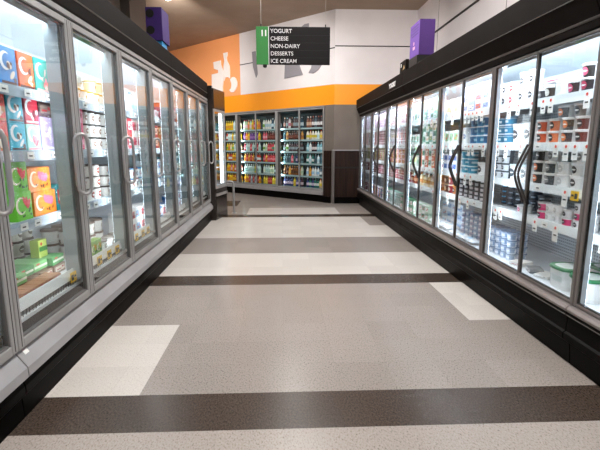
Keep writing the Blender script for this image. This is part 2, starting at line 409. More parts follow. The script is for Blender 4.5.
JOINTS = (1.97, 5.21, 2.38, 6.04)
def make_case(side, u0, u1, splits, mulls, zb, zt, shelves, deck, label, name, cfg):
    f, rz = FR[side]; rng = random.Random(int(u0*100) + ord(side))
    base = Vector(f((u0+u1)/2, .35, 0))
    T = thing(name, label, 'cooler', base)
    g = lambda u, v, z: tuple(Vector(f(u, v, z)) - base)
    D = .86
    # casing: back liner, side walls, top canopy, tub bottom
    mb = MB()
    e = .004
    a0, a1 = u0 + e, u1 - e
    mb.box(a0, a1, .74, .76, deck-.05, zt+.05, PEG if side == 'R' else (LINER_B if side == 'B' else LINER))
    mb.box(a0, a1, .76, D, .0, zt+(.1 if side != 'B' else .02), DARK)
    q = -.045 if side == 'B' else 0
    mb.prism([(.05, zt+.04+q), (.05, zt+.07+q), (.74, zt+.07+q), (.74, zt+q), (.35, zt+.035+q)], a0, a1, LINER_B if side == 'B' else LINER)
    mb.box(a0, a1, .05, .74, deck-.04, deck-.02, LINER)
    mb.box(a0, a1, .05, .76, .02, deck-.04, DARK)
    for ua, ub, pos in ((a0, a0+.02, u0), (a1-.02, a1, u1)):
        if pos not in JOINTS: mb.box(ua, ub, .05, .74, deck-.04, zt+.02, LINER if pos < 7 else MIRR)
    link('casing', mb.mesh('casing', g), T)
    # header
    mb = MB(); hp = cfg['header']; mb.prism([p[:2] for p in hp], a0, a1, cfg['hm'], [p[2] for p in hp]); 
    for us in cfg.get('hseams', ()):
        if u0 < us < u1: pass
    link('header', mb.mesh('header', g), T)
    mb = MB(); sp = cfg['sill']; mb.prism([p[:2] for p in sp], a0, a1, cfg['sm'], [p[2] for p in sp]); link('sill', mb.mesh('sill', g), T)
    if cfg.get('kick'):
        mb = MB(); kp = cfg['kick']; mb.prism([p[:2] for p in kp], a0, a1, BLACK, [p[2] for p in kp]); link('kick_plate', mb.mesh('kick_plate', g), T)
    # mullions with light strips
    for mu in mulls:
        w = cfg['mw']; m0, m1 = max(mu-w, a0), min(mu+w, a1)
        md = .045 if side == 'R' else .075; mb = MB(); mb.box(m0, m1, .028 if side != 'R' else .014, md, deck, zt+.02, cfg['mm']); 
        if side != 'R': mb.box(max(mu-.04, a0), min(mu+.04, a1), .075, .11, deck, zt+.02, cfg['mm'])
        P = link('mullion', mb.mesh('mullion', g), T)
        for s in (-1, 1):
            uu = mu + s*.032
            if not (a0-.01 < uu < a1+.01): continue
            ls = MB(); z0, z1 = deck+.06, zt-.05
            vv = .112 if side != 'R' else .047      # tubes on the back of the post, lighting the shelves
            ls.add([(mu+s*.003, vv, z0), (mu+s*(.036 if side != 'R' else .028), vv, z0), (mu+s*(.036 if side != 'R' else .028), vv, z1), (mu+s*.003, vv, z1)], [(0, 1, 2, 3)], cfg['led'])
            link('light_strip', ls.mesh('light_strip', g, recalc=False), P)
    # doors
    for (d0, d1, hside) in splits:
        sl, sr = cfg['stile'] if hside > 0 else cfg['stile'][::-1]
        dm = cfg['dm']
        mb = MB(); strip_frame(mb, d0+.003, d1-.003, zb, zt, sl, sr, cfg['rt'], cfg['rb'], -.022 if side != 'R' else -.012, .008 if side != 'R' else .012, dm)
        # inner dark gasket line
        strip_frame(mb, d0+sl, d1-sr, zb+cfg['rb'], zt-cfg['rt'], *((.009,)*4 if side != 'R' else (.003,)*4), -.014 if side != 'R' else -.008, .010 if side != 'R' else .012, GASK if side != 'R' else SILLD)
        if side == 'L': 
            mb.box(d0+.003+sl*.5, d0+.006+sl*.5, -.0235, -.02, zb+.01, zt-.01, SILLD); mb.box(d1-.006-sr*.5, d1-.003-sr*.5, -.0235, -.02, zb+.01, zt-.01, SILLD)
        Dr = link('glass_door', mb.mesh('glass_door', g), T)
        mb = MB(); mb.box(d0+sl+.004, d1-sr-.004, -.003, .002, zb+cfg['rb']+.004, zt-cfg['rt']-.004, cfg['gm']); link('glass_pane', mb.mesh('glass_pane', g), Dr)
        uh = (d1 - sr*.5 if hside > 0 else d0 + sl*.5) - (hside*.018 if side == 'R' else 0)
        mb = MB()
        if cfg['handle'] == 'D':
            pts = [(uh, -.018, 1.365), (uh, -.05, 1.362), (uh, -.072, 1.34), (uh, -.078, 1.30), (uh, -.078, 1.19), (uh, -.078, 1.08), (uh, -.072, 1.04), (uh, -.05, 1.018), (uh, -.018, 1.015)]
            # a long oval ring, its inner side over the glass edge and its outer side out in the aisle
            ring = [(-.055, -.028, 1.31), (-.053, -.033, 1.345), (-.045, -.045, 1.365), (-.030, -.062, 1.372), (-.016, -.078, 1.362), (-.008, -.086, 1.335), (-.006, -.088, 1.29)]
            pts = ring + [(a, b, 2.38-z) for a, b, z in ring[::-1]]
            pts = pts + [(-.055, -.028, 1.19)]; pts = [(-.055, -.028, 1.19)] + pts
            mb.tube([(uh+a, b, z) for a, b, z in pts], .0115, HANDLE, 10)
            for z in (1.365, 1.015): mb.tube([(uh-.030, -.060, z), (uh-.004, -.018, z)], .009, HANDLE, 8)
        elif cfg['handle'] == 'bow':
            pts = [(uh, -.010 - .075*math.sin(PI*t/16), 1.31 - .40*t/16 - .02*math.sin(2*PI*t/16)) for t in range(17)]
            mb.tube(pts, .0085, HANDLE_D, 10)
        else:
            pts = [(uh, -.02, 1.25), (uh, -.05, 1.23), (uh, -.05, .95), (uh, -.02, .93)]
            mb.tube(pts, .010, HANDLE_D, 6)
        link('handle', mb.mesh('handle', g, smooth=True), Dr)
    # shelves between the mullions
    bays = list(zip(mulls[:-1], mulls[1:]))
    for (b0, b1) in bays:      # lamp under the canopy, in its own trough
        mb = MB(); zc = zt - cfg['rt'] + .012
        mb.prism([(.075, zc-.012), (.080, zc-.012), (.080, zc+.045), (.075, zc+.045)], b0+.04, b1-.04, LINER); H = link('lamp_trough', mb.mesh('lamp_trough', g), T)
        mb = MB(); mb.add([(b0+.06, .084, zc), (b1-.06, .084, zc), (b1-.06, .105, zc+.03), (b0+.06, .105, zc+.03)], [(0, 1, 2, 3)], cfg['led2']); link('lamp', mb.mesh('lamp', g, recalc=False), H)
    for (b0, b1) in bays:
        for si, zs in enumerate(list(shelves) + [deck]):
            isdeck = si == len(shelves)
            vf = cfg['vf'] - (.06 if isdeck else 0)
            s0, s1 = b0+.003, b1-.003
            mb = MB(); mb.box(s0, s1, vf+.008, .735, zs-.022, zs, cfg['shelf'])
            for w in (s0+.02, s1-.03): mb.plate([(w, zs-.02), (w+.012, zs-.02), (w+.012, zs-.06), (w, zs-.03)], .62, .735, cfg['shelf'])
            S = link('shelf', mb.mesh('shelf', g), T)
            if isdeck and side == 'L':
                # sloped white rail, wire rack and the air grille at the bottom front
                mb = MB(); mb.prism([(.066, zs+.075), (.072, zs+.075), (.060, zs+.015), (.054, zs+.015)], s0, s1, RAIL_W); R = link('price_rail', mb.mesh('price_rail', g), S)
                mb = MB(); n = int((s1-s0)/.03)
                for k in range(n): 
                    uu = s0 + .01 + k*.03; mb.tube([(uu, .058, zs+.014), (uu, .062, zs-.05)], .0022, WIRE, 5)
                mb.tube([(s0, .06, zs-.05), (s1, .06, zs-.05)], .003, WIRE, 5)
                mb.box(s0, s1, .072, .078, zs-.055, zs+.014, mat('rack_backing_grey', '#77716b', .5))  # added dark backing, blocks the liner glow behind the wires
                link('wire_rack', mb.mesh('wire_rack', g), S)
                mb = MB(); mb.box(s0, s1, .052, .10, zs-.10, zs-.055, RAIL)
                for k in range(int((s1-s0)/.018)):
                    uu = s0+.008+k*.018; mb.box(uu, uu+.009, .0505, .052, zs-.095, zs-.06, TAGK)
                link('air_grille', mb.mesh('air_grille', g), S)
                if 1.9 < b0 < 3.0 or 2.7 < b0 < 4.4:
                    for uu in ((b1-.10,) if b0 < 2.5 else (b0+.30, b0+.48, b0+.64)): price_tag('yellow', g, uu, zs+.07, .06, R, rng)
                continue
            mb = MB()
            rc = cfg['rail']; rh = .055 if side != 'B' else .034
            mb.prism([(vf, zs-rh), (vf+.004, zs-rh), (vf+.008, zs+.006), (vf+.002, zs+.006)], s0, s1, rc)
            R = link('price_rail', mb.mesh('price_rail', g), S)
            if side == 'B' : continue
            if isdeck: 
                if side == 'R':
                    for k in range(int((b1-b0)/.30)):
                        price_tag('flat', g, b0+.12+k*.30+rng.uniform(-.04, .04), zs, vf, R, rng)
                continue
            if side == 'R':
                uu = s0 + .05
                while uu < s1-.05:
                    if rng.random() < .6: price_tag('hang' if b0 < 4.9 and rng.random() < .8 else 'flat', g, uu, zs, vf, R, rng)
                    uu += rng.choice((.09, .11, .14)) if b0 < 4 else rng.choice((.14, .18))
                if 2 < b0 < 3 and si == 2: price_tag('yellow', g, 2.71, zs, vf-.005, R, rng)
            else:
                uu = s0 + .08
                while uu < s1-.05:
                    price_tag('flat', g, uu, zs, vf, R, rng); uu += rng.choice((.14, .18, .22)) if b0 < 5 else .25
    return T

# header/sill profiles: (v, z, material of the face that starts at this point)
HL = [(-.0, 2.036, SILLD), (-.004, 2.048, SILVER), (-.020, 2.050, SILVER), (-.022, 2.078, SILLD), (-.006, 2.082, HEAD), (-.012, 2.10, HEAD), (-.020, 2.168, LIP), (-.028, 2.174, HEAD), (-.028, 2.325, HEAD), (-.02, 2.335, HEAD), (.86, 2.335, HEAD), (.86, 2.12, HEAD), (.04, 2.12, HEAD), (.04, 2.036, HEAD)]
SL = [(.05, .335, SILLD), (.00, .335, SILL), (-.052, .262, SILL), (-.054, .215, SILL), (-.045, .208, SILL), (.05, .208, SILL)]
KL = [(.05, .208, BLACK), (-.018, .200, BLACK), (-.030, .165, BLACK), (-.030, .125, BLACK), (-.006, .10, BLACK), (-.012, 0, BLACK), (.05, 0, BLACK)]
cfgL = dict(header=HL, hm=HEAD, sill=SL, sm=SILL, kick=KL, mw=.045, mm=LINER_G, led=LED_L, led2=LED2L, stile=(.044, .044), rt=.036, rb=.045, dm=SILVER, gm=GLASS_L, handle='D', vf=.18, shelf=SHELF, rail=RAIL)
ZL = (1.62, 1.27, .88); DL = .46
J = [1.97 + .81*k for k in range(8)]
make_case('L', .35, 1.97, [(.35, 1.16, 1), (1.16, 1.97, 1)], [.35, 1.16, 1.97], .345, 2.03, ZL, DL, 'nearest glass-door freezer of the left run, cut off by the picture edge', 'display_freezer', cfgL)
make_case('L', 1.97, 5.21, [(J[k], J[k+1], 1) for k in range(4)], J[:5], .345, 2.03, ZL, DL, 'four-door grey freezer with dark header in the middle of the left run', 'display_freezer', cfgL)
make_case('L', 5.21, 7.64, [(J[k], J[k+1], 1) for k in range(4, 7)], J[4:], .345, 2.03, ZL, DL, 'three-door grey freezer at the far end of the left run', 'display_freezer', cfgL)

HR = [(.0, 1.93, DARK), (-.02, 1.935, DARK), (-.03, 1.965, DARK), (-.02, 1.975, LIP), (-.04, 1.985, HEAD_R), (-.050, 2.005, HEAD_R), (-.094, 2.098, LIP), (-.100, 2.102, HEAD_R), (-.100, 2.272, HEAD_R), (-.094, 2.278, HEAD_R), (.86, 2.278, HEAD_R), (.86, 2.05, HEAD_R), (.04, 2.05, HEAD_R), (.04, 1.93, HEAD_R)]
SR = [(.05, .372, FRAME_R), (.0, .372, FRAME_R), (-.035, .368, FRAME_R), (-.048, .352, FRAME_R), (-.042, .335, FRAME_R), (.05, .335, FRAME_R)]
KR = [(.05, .335, BLACK), (-.040, .335, BLACK), (-.044, .318, LIP), (-.044, .314, BLACK), (-.030, .300, BLACK), (-.034, .215, BLACK), (-.048, .205, BLACK), (-.048, .165, BLACK), (-.030, .155, BLACK), (.0, .13, BLACK), (.015, 0, BLACK), (.05, 0, BLACK)]
cfgR = dict(header=HR, hm=HEAD_R, sill=SR, sm=FRAME_R, kick=KR, mw=.03, mm=mat('mullion_pale', '#b4bec5', .5), led=LED, led2=LED2, stile=(.027, .007), rt=.016, rb=.02, dm=SILVER_D, gm=GLASS_R, handle='bow', vf=.18, shelf=SHELF, rail=RAIL_B)
ZR = (1.64, 1.32, 1.02, .765); DR = .33
def pairs(m): 
    o = []
    for a, b in zip(m[:-1], m[1:]):
        h = (a+b)/2; o += [(a, h, 1), (h, b, -1)]
    return o
MR = [-.06 + 1.22*k for k in range(9)]
# stile order: hinge side wide; for hside>0 the door hinges at its start
for (i0, i1, lab) in ((0, 2, 'nearest glass-door cooler of the right run, cut off by the picture edge'), (2, 5, 'black glass-door dairy cooler full of tubs in the middle of the right run'), (5, 8, 'glass-door yogurt cooler at the far end of the right run')):
    make_case('R', MR[i0], MR[i1], pairs(MR[i0:i1+1]), MR[i0:i1+1], .375, 1.925, ZR, DR, lab, 'dairy_cooler', cfgR)

# back cooler
HB = [(.0, 2.165, SILLD), (-.03, 2.17, SILVER), (-.03, 2.20, SILVER), (.0, 2.202, SILVER), (.86, 2.202, SILVER), (.86, 2.19, SILVER), (.04, 2.19, SILVER), (.04, 2.165, SILVER)]
SB = [(.05, .27, SILL), (.0, .27, SILL), (-.05, .25, SILL), (-.05, .17, SILL), (.05, .17, SILL)]
KB = [(.05, .17, BLACK), (-.02, .17, BLACK), (-.02, .0, BLACK), (.05, .0, BLACK)]
cfgB = dict(header=HB, hm=SILVER, sill=SB, sm=SILL, kick=KB, mw=.06, mm=SILVER_D, led=LED_B, led2=LED2B, stile=(.038, .014), rt=.03, rb=.03, dm=SILVER, gm=GLASS_R, handle='bar', vf=.16, shelf=SHELF_G, rail=RAIL_T)
MBK = [.27, 1.79, 3.31, 4.83]
ZB = (1.73, 1.45, 1.165, .88, .575); DB = .30
make_case('B', .27, 4.83, pairs(MBK), MBK, .27, 2.16, ZB, DB, 'wide glass-door drinks cooler set in the angled back wall', 'drinks_cooler', cfgB)

# ------------------------------------------------------------------ products
PC = {}
def cached(key, fn):
    if key not in PC: PC[key] = fn()
    return PC[key]

def arc_C(mb, cx, cz, r, w, y, m, n=14, a0=.9, a1=5.6, d=.0012):
    P = [(cx + r*math.cos(a0+(a1-a0)*k/n), cz + r*math.sin(a0+(a1-a0)*k/n)) for k in range(n+1)]
    Q = [(cx + (r-w*math.sin(PI*(k+.6)/(n+1.2)))*math.cos(a0+(a1-a0)*k/n), cz + (r-w*math.sin(PI*(k+.6)/(n+1.2)))*math.sin(a0+(a1-a0)*k/n)) for k in range(n+1)]
    vs = [(p[0], y-d, p[1]) for p in P] + [(q[0], y-d, q[1]) for q in Q]
    mb.add(vs, [[k, k+1, n+2+k, n+1+k] for k in range(n)], m)
def blob(mb, cx, cz, rx, rz, y, m, n=10, rot=0, d=.001):
    vs = []
    for k in range(n):
        a = 2*PI*k/n; x, z = rx*math.cos(a), rz*math.sin(a)
        vs.append((cx + x*math.cos(rot) - z*math.sin(rot), y-d, cz + x*math.sin(rot) + z*math.cos(rot)))
    mb.add(vs, [list(range(n))], m)

def carton(w, d, h, col, art=None, a1='#ffffff', a2='#333333', side=None, seed=0):
    def mk():
        r = random.Random(seed + int(w*1000)); mb = MB()
        mb.box(-w/2, w/2, 0, d, 0, h, c(col), .0025)
        y = 0
        if art == 'C':
            arc_C(mb, -w*.14, h*.64, min(w, h)*.32, .024, y, c('#f6f6f6'))
            for k in range(5): blob(mb, w*r.uniform(-.05, .36), h*r.uniform(.14, .62), .012+r.random()*.016, .008+r.random()*.012, y, c(a1 if k % 2 else a2), rot=r.random()*3, d=.001+.0003*k)
            blob(mb, w*.2, h*.3, w*.2, h*.07, y, c(a1), rot=.8)
            mb.add([(-w*.45, y-.0011, h*.05), (w*.45, y-.0011, h*.05), (w*.45, y-.0011, h*.12), (-w*.45, y-.0011, h*.12)], [(0, 1, 2, 3)], c(a2))
        elif art == 'fruit':
            arc_C(mb, -w*.24, h*.52, min(w, h)*.33, .02, y, c('#fff4d8'))
            for k in range(3): blob(mb, w*(.02+.12*k), h*(.66-.05*k), w*.09, h*.20, y, c(a1), rot=.5-.5*k, d=.001+.0004*k)
            for k in range(7): blob(mb, w*r.uniform(-.3, .4), h*r.uniform(.12, .42), .009, .006, y, c(a2), rot=r.random()*3, d=.0022)
        elif art == 'label':
            mb.add([(-w*.42, y-.001, h*.25), (w*.42, y-.001, h*.25), (w*.42, y-.001, h*.8), (-w*.42, y-.001, h*.8)], [(0, 1, 2, 3)], c(a1))
            mb.add([(-w*.30, y-.0016, h*.38), (w*.1, y-.0016, h*.38), (w*.1, y-.0016, h*.5), (-w*.30, y-.0016, h*.5)], [(0, 1, 2, 3)], c(a2))
            blob(mb, w*.25, h*.6, w*.1, h*.12, y, c(a2), d=.0016)
        elif art == 'logo':
            blob(mb, 0, h*.58, min(w, h)*.26, min(w, h)*.24, y, c(a2), 14); blob(mb, 0, h*.58, min(w, h)*.16, min(w, h)*.05, y, c('#ffffff'), d=.0016)
            mb.add([(-w*.4, y-.001, h*.1), (w*.4, y-.001, h*.1), (w*.4, y-.001, h*.2), (-w*.4, y-.001, h*.2)], [(0, 1, 2, 3)], c(a1))
        elif art == 'stripe':
            mb.add([(-w*.48, y-.001, h*.35), (w*.48, y-.001, h*.35), (w*.48, y-.001, h*.62), (-w*.48, y-.001, h*.62)], [(0, 1, 2, 3)], c(a1))
            blob(mb, -w*.2, h*.78, w*.14, h*.1, y, c(a2))
        return [('box', mb.mesh('carton', recalc=False))]
    return cached(('carton', w, d, h, col, art, a1, a2, seed), mk)

def tub(r, h, body, lid, label=None, a2=None, style='band', n=16, parts=True, taper=.86, pw=None, sx=1):
    def mk():
        mb = MB(); rb = r*taper
        zz = [0, h*.16, h*.34, h*.60, h*.80, h*.88]
        prof = [(rb + (r-rb)*z/(h*.88), z) for z in zz]
        fr = {k for k in range(n) if 1.15*PI < 2*PI*(k+.5)/n < 1.85*PI}      # faces towards -Y
        core = {k for k in range(n) if 1.36*PI < 2*PI*(k+.5)/n < 1.64*PI}
        def mf(j, k):
            if style == 'band' and 1 <= j <= 3 and label:
                if j == 2 and k in core and a2: return c(a2)
                return c(label)
            if style == 'patch' and k in fr and 0 <= j <= 3 and label:
                return c(label)
            if style == 'alt' and label:
                if (k//2) % 2 and j in (1, 2, 3): return c(label)
                if a2 and j == 2: return c(a2)
            return None
        mb.lathe(prof, c(body), n, matf=mf, pw=pw, sx=sx)
        lb = MB(); ro = r*1.045
        lb.lathe([(r*.99, h*.86), (ro, h*.865), (ro, h*.975), (ro*.96, h), (ro*.90, h), (ro*.88, h*.985)], c(lid), n, pw=pw, sx=sx)
        if pw: lb.lathe([(ro*.74, h*.984), (ro*.73, h*.992)], c('#dfe9e4'), n, pw=pw, sx=sx)
        if style == 'patch' and a2:      # round printed mark following the curved front
            zc_, rr_ = h*.46, min(r*.5, h*.30)
            def sp(x, z): 
                R_ = (rb + (r-rb)*z/(h*.88)) * (1 if not pw else 1.0); return (x, -math.sqrt(max(R_*R_ - x*x, 0)) - .0009, z)
            for (rx_, rz_, m_, d_) in ((rr_, rr_, a2, 0), (rr_*.8, rr_*.2, '#efece8', .0005)):
                K = 14; vs = []
                for q_ in (-1, 1):
                    for k_ in range(K+1):
                        x_ = -rx_ + 2*rx_*k_/K; zz_ = zc_ + q_*rz_*math.sqrt(max(0, 1-(x_/rx_)**2)); p_ = sp(x_, zz_); vs.append((p_[0], p_[1]-d_, p_[2]))
                mb.add(vs, [[k_, k_+1, K+2+k_, K+1+k_] for k_ in range(K)], c(m_))
        if parts: return [('body', mb.mesh('tub_body', smooth=True)), ('lid', lb.mesh('tub_lid', smooth=True))]
        o = len(mb.v)
        mb.v += lb.v; 
        for f_, m_ in zip(lb.f, lb.m): mb.f.append([o+q for q in f_]); mb.m.append(mb.mi(lb.mats[m_]))
        return [('body', mb.mesh('tub', smooth=True))]
    return cached(('tub', r, h, body, lid, label, a2, style, n, parts, pw, sx), mk)

def bottle(r, h, body, cap, label=None, n=10, parts=False, handle=False):
    def mk():
        mb = MB()
        prof = [(r*.9, 0), (r, h*.03), (r, h*.22), (r, h*.5), (r*.96, h*.6), (r*.6, h*.76), (r*.36, h*.84), (r*.34, h*.9)]
        mb.lathe(prof, c(body, .25), n, matf=lambda j, k: c(label) if label and j == 2 else None)
        lb = MB(); lb.lathe([(r*.42, h*.89), (r*.42, h*.985), (r*.38, h)], c(cap), n)
        if parts: return [('bottle', mb.mesh('bottle', smooth=True)), ('cap', lb.mesh('cap', smooth=True))]
        o = len(mb.v); mb.v += lb.v
        for f_, m_ in zip(lb.f, lb.m): mb.f.append([o+q for q in f_]); mb.m.append(mb.mi(lb.mats[m_]))
        return [('bottle', mb.mesh('bottle', smooth=True))]
    return cached(('bottle', r, h, body, cap, label, n, parts), mk)

def bag(w, d, h, col, a1, seed=0):
    def mk():
        r = random.Random(seed); mb = MB(); nx, ny = 9, 6; vs = []
        for sgn in (0, 1):
            for j in range(ny+1):
                for i in range(nx+1):
                    x, y = i/nx, j/ny; e = (math.sin(PI*x)*math.sin(PI*y)) ** .5
                    z = h*.5 + (1 if sgn else -1)*h*.5*e*(1 + (r.uniform(-.3, .22) if sgn else 0)*(0 < x < 1) * (0 < y < 1))
                    vs.append(((x-.5)*w, y*d, max(0, z)))
        o = (nx+1)*(ny+1); F1 = []; F2 = []
        for j in range(ny):
            for i in range(nx):
                k = j*(nx+1)+i; q = [k, k+1, k+nx+2, k+nx+1]
                F1.append(q[::-1]); (F2 if (2 <= i <= 5 and 1 <= j <= 3) else F1).append([o+t for t in q])
        mb.add(vs, F1, c(col, .3)); base = len(mb.v)-len(vs)
        for f_ in F2: mb.f.append([base+t for t in f_]); mb.m.append(mb.mi(c(a1, .3)))
        return [('bag', mb.mesh('bag', smooth=True, recalc=False))]
    return cached(('bag', w, d, h, col, a1, seed), mk)

COUNT = {}
def put(side, kind, parts, u, v, z, label, group, cat, jit=.0, rz=0, lay=None):
    f, r0 = FR[side]
    o = link(kind, parts[0][1], None, f(u, v, z), r0 + rz + random.uniform(-jit, jit))
    if lay: o.rotation_euler[0] = lay
    tag(o, label, cat, group)
    for nm, me in parts[1:]: link(nm, me, o)
    COUNT[kind] = COUNT.get(kind, 0) + 1
    return o

SH = ('top', 'second', 'third', 'fourth', 'bottom')
ORD = ('first', 'second', 'third', 'fourth', 'fifth', 'sixth', 'seventh', 'eighth', 'ninth', 'tenth', 'eleventh', 'twelfth', 'thirteenth')
CATS = {'ice_cream_tub': 'tub', 'yogurt_tub': 'tub', 'yogurt_cup': 'cup', 'dessert_carton': 'carton', 'food_carton': 'carton', 'juice_bottle': 'bottle', 'milk_bottle': 'bottle', 'cream_tub': 'tub', 'frozen_bag': 'bag', 'ice_cream_pail': 'pail', 'dip_tub': 'tub', 'cheese_pack': 'pack', 'drink_bottle': 'bottle', 'snack_carton': 'carton', 'dessert_tub': 'tub', 'sauce_bottle': 'bottle', 'yogurt_pot': 'pot', 'popsicle_box': 'carton', 'pudding_cup': 'cup', 'water_bottle': 'bottle'}
def row(side, u0, u1, z, kind, variants, w, desc, where, stack=1, sh=0, v=None, deep=1, gap=.006, jit=.03, depth=None, drop=0, clear=0):
    """fill a shelf from u0 to u1 with products of width w, stacked `stack` high (each sh tall)"""
    v = .205 if v is None else v
    n = max(1, int((u1-u0+gap)/(w+gap)))
    if not sh: sh = max(v_.co.z for v_ in variants[0][0][1].vertices) + .0015
    if clear: stack = max(1, int(clear/sh))
    step = (u1-u0)/n
    label = desc + ' ' + where; group = desc + ' ' + where
    for dq in range(deep):
        for i in range(n):
            pr = variants[(i) % len(variants)] if len(variants) <= 4 else random.choice(variants)
            top = stack - (1 if drop and random.random() < drop else 0)
            for k in range(top):
                off = 0
                is_c = pr[0][0] == 'box'
                put(side, kind, pr, u0 + step*(i+.5) + random.uniform(-.003, .003), v + dq*(depth or w+.004) + (0 if is_c else w/2), z + k*sh, label, group, CATS[kind], jit if not is_c else jit*.4)

# ============ LEFT RUN
e_ = .001
L1 = 'second left door'
U = 2.36
def one(side, kind, parts, u, v, z, label, jit=.02, rz=0): return put(side, kind, parts, u + (.065 if side == 'L' else 0), v, z + e_, label, None, CATS[kind], jit, rz)
z1, z2, z3 = ZL
one('L', 'dessert_carton', carton(.155, .12, .205, '#2f7fc0', 'C', '#e9d9c5', '#5b3325', seed=1), 2.47, .21, z1, 'blue frozen dessert carton with white curve at the left end of the top left shelf')
one('L', 'dessert_carton', carton(.155, .12, .205, '#e0602f', 'C', '#efd9b8', '#5b2c1c', seed=2), 2.64, .21, z1, 'orange-red frozen dessert carton between the blue and teal cartons')
one('L', 'dessert_carton', carton(.155, .12, .205, '#2fa89b', 'C', '#f08a94', '#f2c8c4', seed=3), 2.81, .21, z1, 'teal frozen dessert carton with pink fruit at the end of the top left shelf')
one('L', 'dessert_carton', carton(.155, .12, .205, '#d8433a', 'C', '#efd9b8', '#5b2c1c', seed=4), 2.30, .21, z1, 'red frozen dessert carton cut off at the picture edge, top shelf')
# second shelf: two-high cartons
for k, (u, col, a1, a2, nm) in enumerate(((2.33, '#e8503c', '#f4e3cf', '#b9812e', 'coral red'), (2.49, '#2fb3cf', '#f5f1ea', '#4a2b22', 'bright cyan'))):
    for lv, pos in ((0, 'lower'), (1, 'upper')):
        one('L', 'dessert_carton', carton(.145, .12, .155, col, 'C', a1, a2, seed=10+k), u, .21, z2 + lv*.1565, f'{nm} ice cream bar carton, {pos} of its stack on the second left shelf')
one('L', 'dessert_carton', carton(.145, .12, .155, '#a8dcd0', 'C', '#ef6f7a', '#f29aa3', seed=14), 2.65, .21, z2, 'mint green carton with pink fruit on the second left shelf')
one('L', 'dessert_carton', carton(.145, .12, .15, '#c4213a', 'C', '#7a1524', '#f4d7d7', seed=15), 2.65, .21, z2+.1565, 'dark red carton stacked on the mint green carton')
one('L', 'dessert_carton', carton(.145, .12, .205, '#b7a5d6', 'C', '#d9cdec', '#f2eefa', seed=16), 2.81, .21, z2, 'lavender frozen dessert carton on the second left shelf')
one('L', 'snack_carton', carton(.145, .12, .09, '#4a3331', 'label', '#8d7a70', '#c22434', seed=17), 2.81, .21, z2+.2065, 'small dark brown carton lying on the lavender carton')
# third shelf
for lv, pos, uu in ((0, 'lower', 2.70), (1, 'upper', 2.66)):
    one('L', 'dessert_carton', carton(.25, .12, .145, '#f08a2c', 'fruit', '#ee6a8a', '#33261d', seed=20), uu, .21, z3 + lv*.1465, f'wide orange frozen fruit bar carton, {pos} of the two on the third shelf', .01)
for lv, pos, uu in ((0, 'lower', 2.46), (1, 'upper', 2.44)):
    one('L', 'dessert_carton', carton(.15, .12, .165, '#74cc34', 'fruit', '#e8404a', '#2f4a1c', seed=21+lv), uu, .20 , z3 + lv*.1665, f'lime green frozen fruit bar carton, {pos} of the two on the third shelf', .01)
one('L', 'snack_carton', carton(.08, .12, .17, '#1f8f97', 'label', '#d2474a', '#f3d9c9', seed=23), 2.885, .21, z3, 'narrow teal carton at the end of the third shelf, second left door')
row('L', 2.70, 3.06, z3+e_, 'ice_cream_tub', [tub(.045, .085, '#c9c5c0', '#3a3431', '#e9e6e1', '#6d3a2e', 'patch')], .098, 'grey pint tub with dark lid behind the orange fruit bar cartons,', 'third shelf', 3, .0855, v=.345)
# deck
row('L', 2.52, 3.12, DL+e_, 'ice_cream_tub', [tub(.052, .105, '#e9e4de', '#4d453f', '#dcd7d0', '#7c7068', 'patch')], .112, 'white pint tub with dark lid stacked at the bottom', 'behind the second left door', 3, .1055, v=.48)
for k, (u, v) in enumerate(((2.36, .22), (2.52, .27), (2.68, .27), (2.84, .24))):
    one('L', 'frozen_box' if False else 'snack_carton', carton(.15, .19, .055, ('#7fc47a', '#4fa05a')[k % 2], 'stripe', '#e8f0dc', '#d64a3c', seed=30+k), u, v, DL+.062, ('pale green flat carton behind the popsicle boxes, nearest the picture edge', 'mid green flat carton second from the picture edge on the freezer deck', 'pale green flat carton third from the picture edge on the freezer deck', 'mid green flat carton next to the yellow tag on the freezer deck')[k], .02)
one('L', 'snack_carton', carton(.09, .06, .115, '#c8d86a', 'stripe', '#3f8f3a', '#d84a30', seed=40), 2.80, .31, DL+.118, 'small yellow-green carton standing upright on the flat green cartons', .1)
PB = ['popsicle box with brown and pink stripe, %s of the row behind the bottom rail' % s for s in ('first', 'second', 'third', 'fourth', 'fifth', 'sixth', 'seventh')]
for k in range(5):
    one('L', 'popsicle_box', carton(.078, .10, .058, '#b98364', 'stripe', ('#d9a37c', '#c98f6c')[k % 2], '#b8304a', seed=50+k), 2.26 + k*.083, .125, DL, PB[k], .03)
for k in range(4):
    one('L', 'snack_carton', carton(.14, .20, .058, '#8a6a58', 'label', '#d8c8b8', '#a8324a', seed=60+k), 2.36+.16*k, .235, DL, 'brown flat carton under the green cartons, %s from the picture edge' % ORD[k], .02)

# third left door: u 2.98 - 3.62
L2 = 'third left door'
row('L', 3.32, 3.88, z1+e_, 'ice_cream_tub', [tub(.05, .095, '#efeae0', '#d9a743', '#f4efe6', '#c58a3c', 'band')], .105, 'white tub with gold lid on the top shelf', 'behind the ' + L2, 1, .1)
row('L', 3.28, 3.56, z1+.097, 'ice_cream_pail', [tub(.066, .095, '#e6e4dc', '#dcdad2', '#cfcabb', '#b9a27c', 'band')], .14, 'large white round pail standing on the gold-lidded tubs', 'behind the ' + L2)
row('L', 3.60, 3.88, z1+.097, 'ice_cream_tub', [tub(.05, .09, '#efeae0', '#d9a743', '#e9d9b6', '#a8602c', 'band')], .105, 'upper white tub with gold lid stacked beside the white pails', 'behind the ' + L2)
row('L', 3.26, 3.38, z2+e_, 'snack_carton', [carton(.11, .12, .155, '#e6406e', 'label', '#f29ab2', '#8a1f3c', seed=70)], .11, 'bright pink carton stacked at the start of the second shelf', 'behind the ' + L2, 2, .156)
